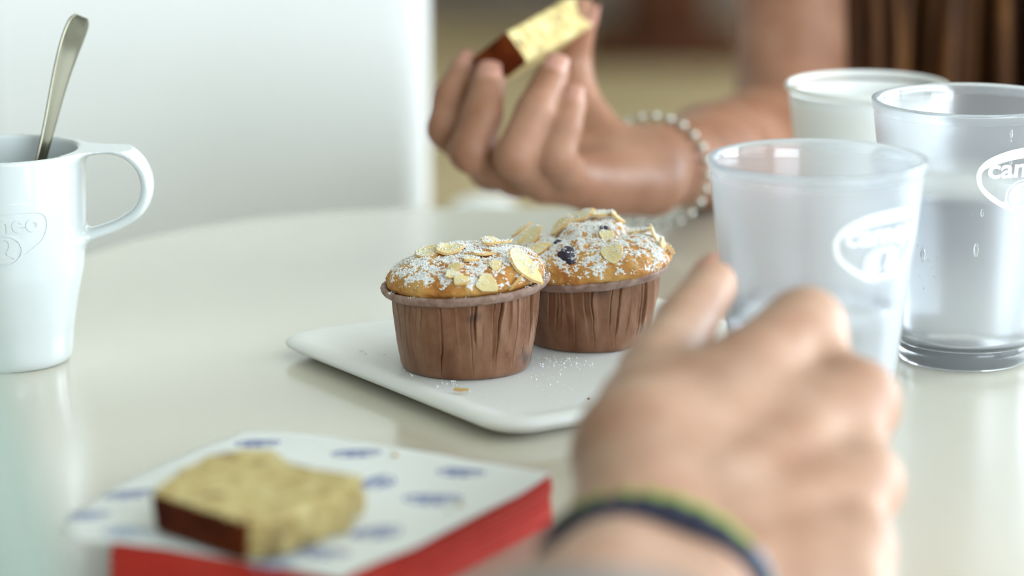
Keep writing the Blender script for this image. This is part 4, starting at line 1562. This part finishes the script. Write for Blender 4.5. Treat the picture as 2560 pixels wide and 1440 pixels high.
def closed_tube(pts, r, ax=None, flat=1.0, ns=10, wob_=0.0):
    n = len(pts); V = []
    c = np.mean(pts, 0)
    for i, p in enumerate(pts):
        t_ = pts[(i + 1) % n] - pts[i - 1]; t_ /= np.linalg.norm(t_)
        o_ = (p - c); o_ -= t_ * (o_ @ t_); o_ /= np.linalg.norm(o_)
        b_ = np.cross(t_, o_)
        rr_ = r * (1 + wob_ * math.sin(i * 1.9))
        for k in range(ns):
            a = 2 * math.pi * k / ns
            V.append(p + o_ * rr_ * math.cos(a) + b_ * rr_ * flat * math.sin(a))
    F = []
    for i in range(n):
        for k in range(ns):
            F.append((i * ns + k, ((i + 1) % n) * ns + k, ((i + 1) % n) * ns + (k + 1) % ns, i * ns + (k + 1) % ns))
    return V, F


M['green_thread'] = principled('green_thread', lin(132, 146, 50), 0.8)
M['sage_thread'] = principled('sage_thread', lin(140, 152, 118), 0.8)
M['navy_thread'] = principled('navy_thread', lin(28, 30, 50), 0.8)
M['brown_thread'] = principled('brown_thread', lin(104, 72, 54), 0.8)
M['blue_bead'] = principled('blue_glass_bead', lin(96, 124, 150), 0.3)
M['yellow_bead'] = principled('yellow_bead', lin(196, 176, 74), 0.4)
M['orange_bead'] = principled('orange_bead', lin(206, 146, 92), 0.4)
bw = wrist - axis * 0.2
b1 = thing('bracelet', bw + axis * 0.75 - [0, 0, 2.2], 'braided green and brown thread bracelet on the near wrist, nearer the hand', 'bracelet')
for off, r_, mt in ((1.66, 0.24, 'brown_thread'), (1.12, 0.44, 'green_thread'), (0.42, 0.38, 'sage_thread')):
    V, F = closed_tube(ring_pts(bw + axis * off, axis, wside, 3.05, 2.18, 90), r_, flat=1.1, wob_=0.12)
    V = np.array(V); V[:, 2] = np.maximum(V[:, 2], 0.04)
    mesh_obj('braid', V, F, M[mt], b1)
b2 = thing('bracelet', bw - axis * 0.4 - [0, 0, 2.2], 'navy cord bracelet with blue and yellow beads on the near wrist, nearer the sleeve', 'bracelet')
rp = ring_pts(bw - axis * 0.35, axis, wside, 3.14, 2.30, 90)
V, F = closed_tube(rp, 0.44, flat=1.1, wob_=0.1)
V = np.array(V); V[:, 2] = np.maximum(V[:, 2], 0.04)
mesh_obj('cord', V, F, M['navy_thread'], b2)
upw = np.cross(wside, axis)
for i in range(9):
    t_ = R(48 - i * 8.5)
    c_ = bw + axis * 0.05 + (wside * 3.25 * math.cos(t_) + upw * 2.45 * math.sin(t_)) * 1.02
    if c_[2] < 0.4: continue
    mesh_obj('bead', SPH_V * 0.34 + c_, SPH_F, M[('blue_bead', 'blue_bead', 'sage_thread', 'blue_bead', 'yellow_bead', 'orange_bead')[i % 6]], b2)

# --- far person: hand with cake, forearm, shoulder, torso, head
wr = A(1625, 428, 148.5)
el = A(1985, 335, 171.5)
sho = np.array([17.0, 181.0, 29.0])
tor = np.array([33.0, 184.0, 0.0])
mi_, mm_, mr_, mp_ = A(1232, 415, 146.2), A(1292, 432, 144.8), A(1362, 448, 143.8), A(1428, 448, 143.6)
gi = [mi_, A(1120, 322, 143.6), A(1130, 245, 144.3), A(1163, 178, 145.2)]
gm = [mm_, A(1178, 378, 141.8), A(1206, 288, 142.2), A(1222, 208, 143.4)]
gr = [mr_, A(1288, 392, 140.6), A(1338, 278, 141.2), A(1382, 186, 142.6)]
gp = [mp_, A(1392, 392, 140.8), A(1412, 322, 141.2), A(1430, 258, 142.0)]
tc, tm_, ti_, tt_ = A(1530, 398, 148.4), A(1448, 268, 149.2), A(1430, 150, 149.6), A(1450, 38, 148.6)
allp = np.array([wr, tc, tm_, ti_, tt_] + gi + gm + gr + gp + [el])
ff_ = Field(allp.min(0) - 2.2, allp.max(0) + [2.6, -1.0, 2.2], 0.16)
fax = (el - wr) / np.linalg.norm(el - wr)
for i, k in enumerate((mi_, mm_, mr_, mp_)):
    ff_.add(wr + np.array([0.0, 0.9 - 0.6 * i, 0.45 - 0.3 * i]), k, 1.45, 0.98, 0.7)
ff_.add(mi_, mm_, 0.8, 0.8, 0.5); ff_.add(mm_, mr_, 0.8, 0.8, 0.5); ff_.add(mr_, mp_, 0.8, 0.8, 0.5)
ff_.add(wr, wr + fax * 9, 1.6, 2.2, 0.8)
ff_.add(wr + np.array([0.2, 1.0, 0.0]), wr + fax * 9 + np.array([0.6, 0.4, 0]), 1.55, 2.2, 0.8)
ff_.add(wr + fax * 9, el, 2.3, 3.1, 0.8)
ff_.add(wr, tc, 1.35, 1.3, 0.7); ff_.add(tc, tm_, 1.3, 1.1, 0.6); ff_.add(tc, mi_, 1.0, 0.9, 0.7)
ff_.add(A(1500, 470, 145.6), mp_, 1.15, 0.95, 0.6); ff_.add(A(1560, 462, 146.8), A(1500, 470, 145.6), 1.2, 1.15, 0.6)
ff_.chain([tm_, ti_, tt_], [1.0, 0.84, 0.80], 0.25)
for ch_, rads in ((gi, (1.05, 0.92, 0.84, 0.73)), (gm, (1.08, 0.96, 0.88, 0.77)), (gr, (1.02, 0.92, 0.84, 0.74)), (gp, (0.92, 0.80, 0.73, 0.65))):
    ff_.chain(ch_, rads, 0.22)
V1, Q1 = ff_.mesh(2)
cf_ = Field((10, 150, -62), (58, 205, 66), 0.7)
cf_.add(wr + fax * 15, el, 2.4, 3.0, 0.8)
cf_.chain([el, el * 0.55 + sho * 0.45, sho], [3.1, 3.9, 4.8], 1.0)
sho2 = np.array([2 * tor[0] - sho[0], sho[1], sho[2]])
el2 = sho2 + np.array([5, 2, -28]); wr2 = el2 + np.array([-13, -19, -6])
cf_.chain([sho2, sho2 * 0.45 + el2 * 0.55, el2, el2 * 0.5 + wr2 * 0.5, wr2], [4.8, 3.9, 3.1, 2.8, 1.9], 1.0)
cf_.add(wr2, wr2 + np.array([-7, -4, -1]), 1.8, 1.6, 1.0)
for dx in (-1, 1):
    cf_.add(tor + [dx * 7, 0, 22], tor + [dx * 6.5, 0, -10], 8.2, 7.6, 3.0)
    cf_.add(tor + [dx * 6.5, 0, -10], tor + [dx * 8, 1, -28], 7.6, 9.5, 3.0)
    cf_.add(tor + [dx * 8, 0, -27], tor + [dx * 10, -36, -27], 8.0, 6.2, 2.0)
    cf_.add(tor + [dx * 10, -36 + 4, -27], tor + [dx * 10, -30, -60], 5.8, 4.2, 2.0)
    cf_.add(tor + [dx * 10, 0, 27.5], tor + [dx * 3, 0, 31], 4.2, 4.4, 3.0)
hd = tor + [0, -4, 51]
cf_.add(tor + [0, 0, 29], hd + [0, 2, -7], 5.2, 5.0, 2.0)
cf_.add(hd + [0, 1.5, 2], hd + [0, -1.0, -5], 8.2, 6.2, 2.0)
cf_.add(hd + [0, -6.2, -0.5], hd + [0, -8.4, -3.0], 1.0, 1.5, 1.0)
cf_.add(hd + [0, -5.5, -9], hd + [0, -4, -8], 2.4, 3.0, 1.5)
for dx in (-1, 1):
    cf_.add(hd + [dx * 7.6, 1, 0.5], hd + [dx * 7.4, 0.6, -3], 1.0, 0.8, 0.8)
V2, Q2 = cf_.mesh(3)
far = thing('person', (tor[0], tor[1], FZ), 'long-haired person across the table holding up a piece of cake, bare arm', 'person')
mesh_obj('body', np.concatenate([V1, V2]), np.concatenate([Q1, Q2 + len(V1)]), M['skin_tan'], far)
fc_ = (-0.15, -1, 0.15)
for g, r_ in ((gi, 0.73), (gm, 0.77), (gr, 0.74), (gp, 0.65)):
    nail(far, g[3], g[2], r_, fc_)
nail(far, tt_, ti_, 0.80, (1, -0.1, 0.2))
for dx in (-1, 1):
    c_ = hd + [dx * 3.1, -6.6, 0.8]
    mesh_obj('eye', SPH_V * 1.15 + c_, SPH_F, principled('eye_white', (0.8, 0.8, 0.78, 1), 0.2) if dx < 0 else bpy.data.materials['eye_white'], far)
# sleeveless top: an outer shell over the torso
tf = Field((10, 165, -62), (58, 205, 34), 0.7)
for dx in (-1, 1):
    tf.add(tor + [dx * 6.2, 0, 21], tor + [dx * 6.5, 0, -10], 9.0, 8.4, 3.0)
    tf.add(tor + [dx * 6.5, 0, -10], tor + [dx * 8, 1, -28], 8.4, 10.4, 3.0)
    tf.add(tor + [dx * 8, 0, -27], tor + [dx * 9, -8, -27], 9.0, 8.6, 2.0)
V, Q = tf.mesh(2)
mesh_obj('top', V, Q, M['top_cloth'], far)
# hair: a cap and long locks falling in front of the shoulders
rg = random.Random(21)
hf2 = Field(hd - 12, hd + 13, 0.6)
hf2.add(hd + [0, 3.0, 3.0], hd + [0, 3.5, -5], 8.6, 7.2, 1.0)
V, Q = hf2.mesh(2)
HV, HF = list(V), [tuple(int(i) for i in q) for q in Q]
for n_ in range(150):
    side = -1 if n_ < 100 else 1
    s_ = rg.random()
    x_end = (17.6 + 15.5 * s_) if side < 0 else (tor[0] + 5 + 12 * s_)
    y_end = 168.5 + rg.uniform(-1.5, 2.8)
    root = hd + np.array([side * rg.uniform(2, 8.2), rg.uniform(-1, 5), rg.uniform(1, 8)])
    endz = rg.uniform(-14, -4)
    pts = smooth_profile([root, hd + np.array([side * rg.uniform(7.8, 9.6), rg.uniform(-2, 5), -6]), np.array([x_end + rg.uniform(-1, 1) + 3 * (-side) * 0, 172.0 + rg.uniform(-2, 2), 22]), np.array([x_end, y_end, 6]), np.array([x_end + rg.uniform(-0.8, 0.8), y_end + rg.uniform(-0.5, 0.5), endz])], 6)
    rr0 = rg.uniform(0.35, 0.75)
    o_ = len(HV); ns = 6
    for i, p in enumerate(pts):
        rr_ = rr0 * (1 - 0.75 * (i / (len(pts) - 1)) ** 4)
        for k in range(ns):
            a = 2 * math.pi * k / ns
            HV.append(p + np.array([rr_ * math.cos(a), rr_ * 0.7 * math.sin(a), 0]))
    HF += grid_faces(ns, len(pts), True, o_)
mesh_obj('hair', np.array(HV), HF, M['hair'], far)

# beaded bracelet on the far wrist
bc_ = A(1632, 428, 150.3)
sid = np.cross(fax, [0, 0, 1.0]); sid /= np.linalg.norm(sid)
b3 = thing('bracelet', bc_ - [0, 0, 2.5], 'loose string of pale silver beads around the wrist of the far person', 'bracelet')
rp = ring_pts(bc_, fax, sid, 2.6, 2.5, 60)
V, F = closed_tube(rp, 0.06)
mesh_obj('cord', V, F, M['cord'], b3)
rp = ring_pts(bc_, fax, sid, 2.6, 2.5, 24)
bead0 = None
for i, c_ in enumerate(rp):
    r_ = 0.23 + 0.05 * math.sin(i * 2.3)
    if bead0 is None:
        bead0 = mesh_obj('bead', SPH_V * r_ + c_, SPH_F, M['bead_silver'], b3)
        c0 = c_
    else:
        o = bead0.copy(); C.objects.link(o); o.parent = b3
        o.location = Vector((c_ - c0) / 100)

# --- the piece of cake in the far hand
right = np.array([1.0, 0, 0]); upc = np.array([0, math.sin(PITCH), math.cos(PITCH)]); fw = np.array([0, math.cos(PITCH), -math.sin(PITCH)])
PX = 144.0 / FPX
cc = A(1290, 118, 143.0)
U = right * 200 * PX + upc * 140 * PX + fw * 1.8; U /= np.linalg.norm(U)
T = right * 50 * PX - upc * 66 * PX; T = T - U * (T @ U); T /= np.linalg.norm(T)
Dp = np.cross(U, T)
if Dp @ fw < 0: Dp = -Dp
# tilt the block about its thickness so that the crust end shows
c30, s30 = math.cos(R(32)), math.sin(R(32))
U, Dp = U * c30 + Dp * s30, Dp * c30 - U * s30
LU, LT, LD = 6.6, 1.6, 2.3


def held_fn(x, y, z):
    X, Y, Z = x - cc[0], y - cc[1], z - cc[2]
    u = X * U[0] + Y * U[1] + Z * U[2]; t_ = X * T[0] + Y * T[1] + Z * T[2]; d_ = X * Dp[0] + Y * Dp[1] + Z * Dp[2]
    w = 0.05 * wob(x, y, z, 3.5, 3) + 0.03 * wob(x, y, z, 9, 4)
    rr_ = 0.14
    qu = np.abs(u - LU / 2) - LU / 2 + rr_; qt = np.abs(t_) - LT / 2 + rr_; qd = np.abs(d_ - LD / 2) - LD / 2 + rr_
    out = np.sqrt(np.maximum(qu, 0) ** 2 + np.maximum(qt, 0) ** 2 + np.maximum(qd, 0) ** 2)
    return out + np.minimum(np.maximum(qu, np.maximum(qt, qd)), 0) - rr_ + w * np.clip(u, 0, 1)


cr = [cc + U * a * LU + T * b * LT / 2 + Dp * c_ * LD for a in (0, 1) for b in (-1, 1) for c_ in (0, 1)]
V, Q = mesh_sdf(held_fn, np.min(cr, 0) - 0.4, np.max(cr, 0) + 0.4, 0.09, 1)
hc = thing('cake_piece', np.min(cr, 0) * [0, 0, 1] + np.mean(cr, 0) * [1, 1, 0], 'piece of pale cake with a dark crust end held in the far hand', 'cake')
fcn = V[Q].mean(1) - cc
mask = (fcn @ U) < 0.12
(cv, cf2), (uv_, uf) = split_mesh(V, Q, mask)
mesh_obj('crust', cv, cf2, M['crust'], hc)
mesh_obj('crumb', uv_, uf, M['crumb'], hc)
for px, py in ((1297, 107), (1460, 10)):
    d = ray(px, py)
    for s in np.linspace(138, 152, 1400):
        p = d * s + np.array([0, 0, CAMH])
        if held_fn(p[0], p[1], p[2]) < 0:
            mesh_obj('dark_speck', SPH_V * 0.11 + p, SPH_F, M['berry'], hc); break
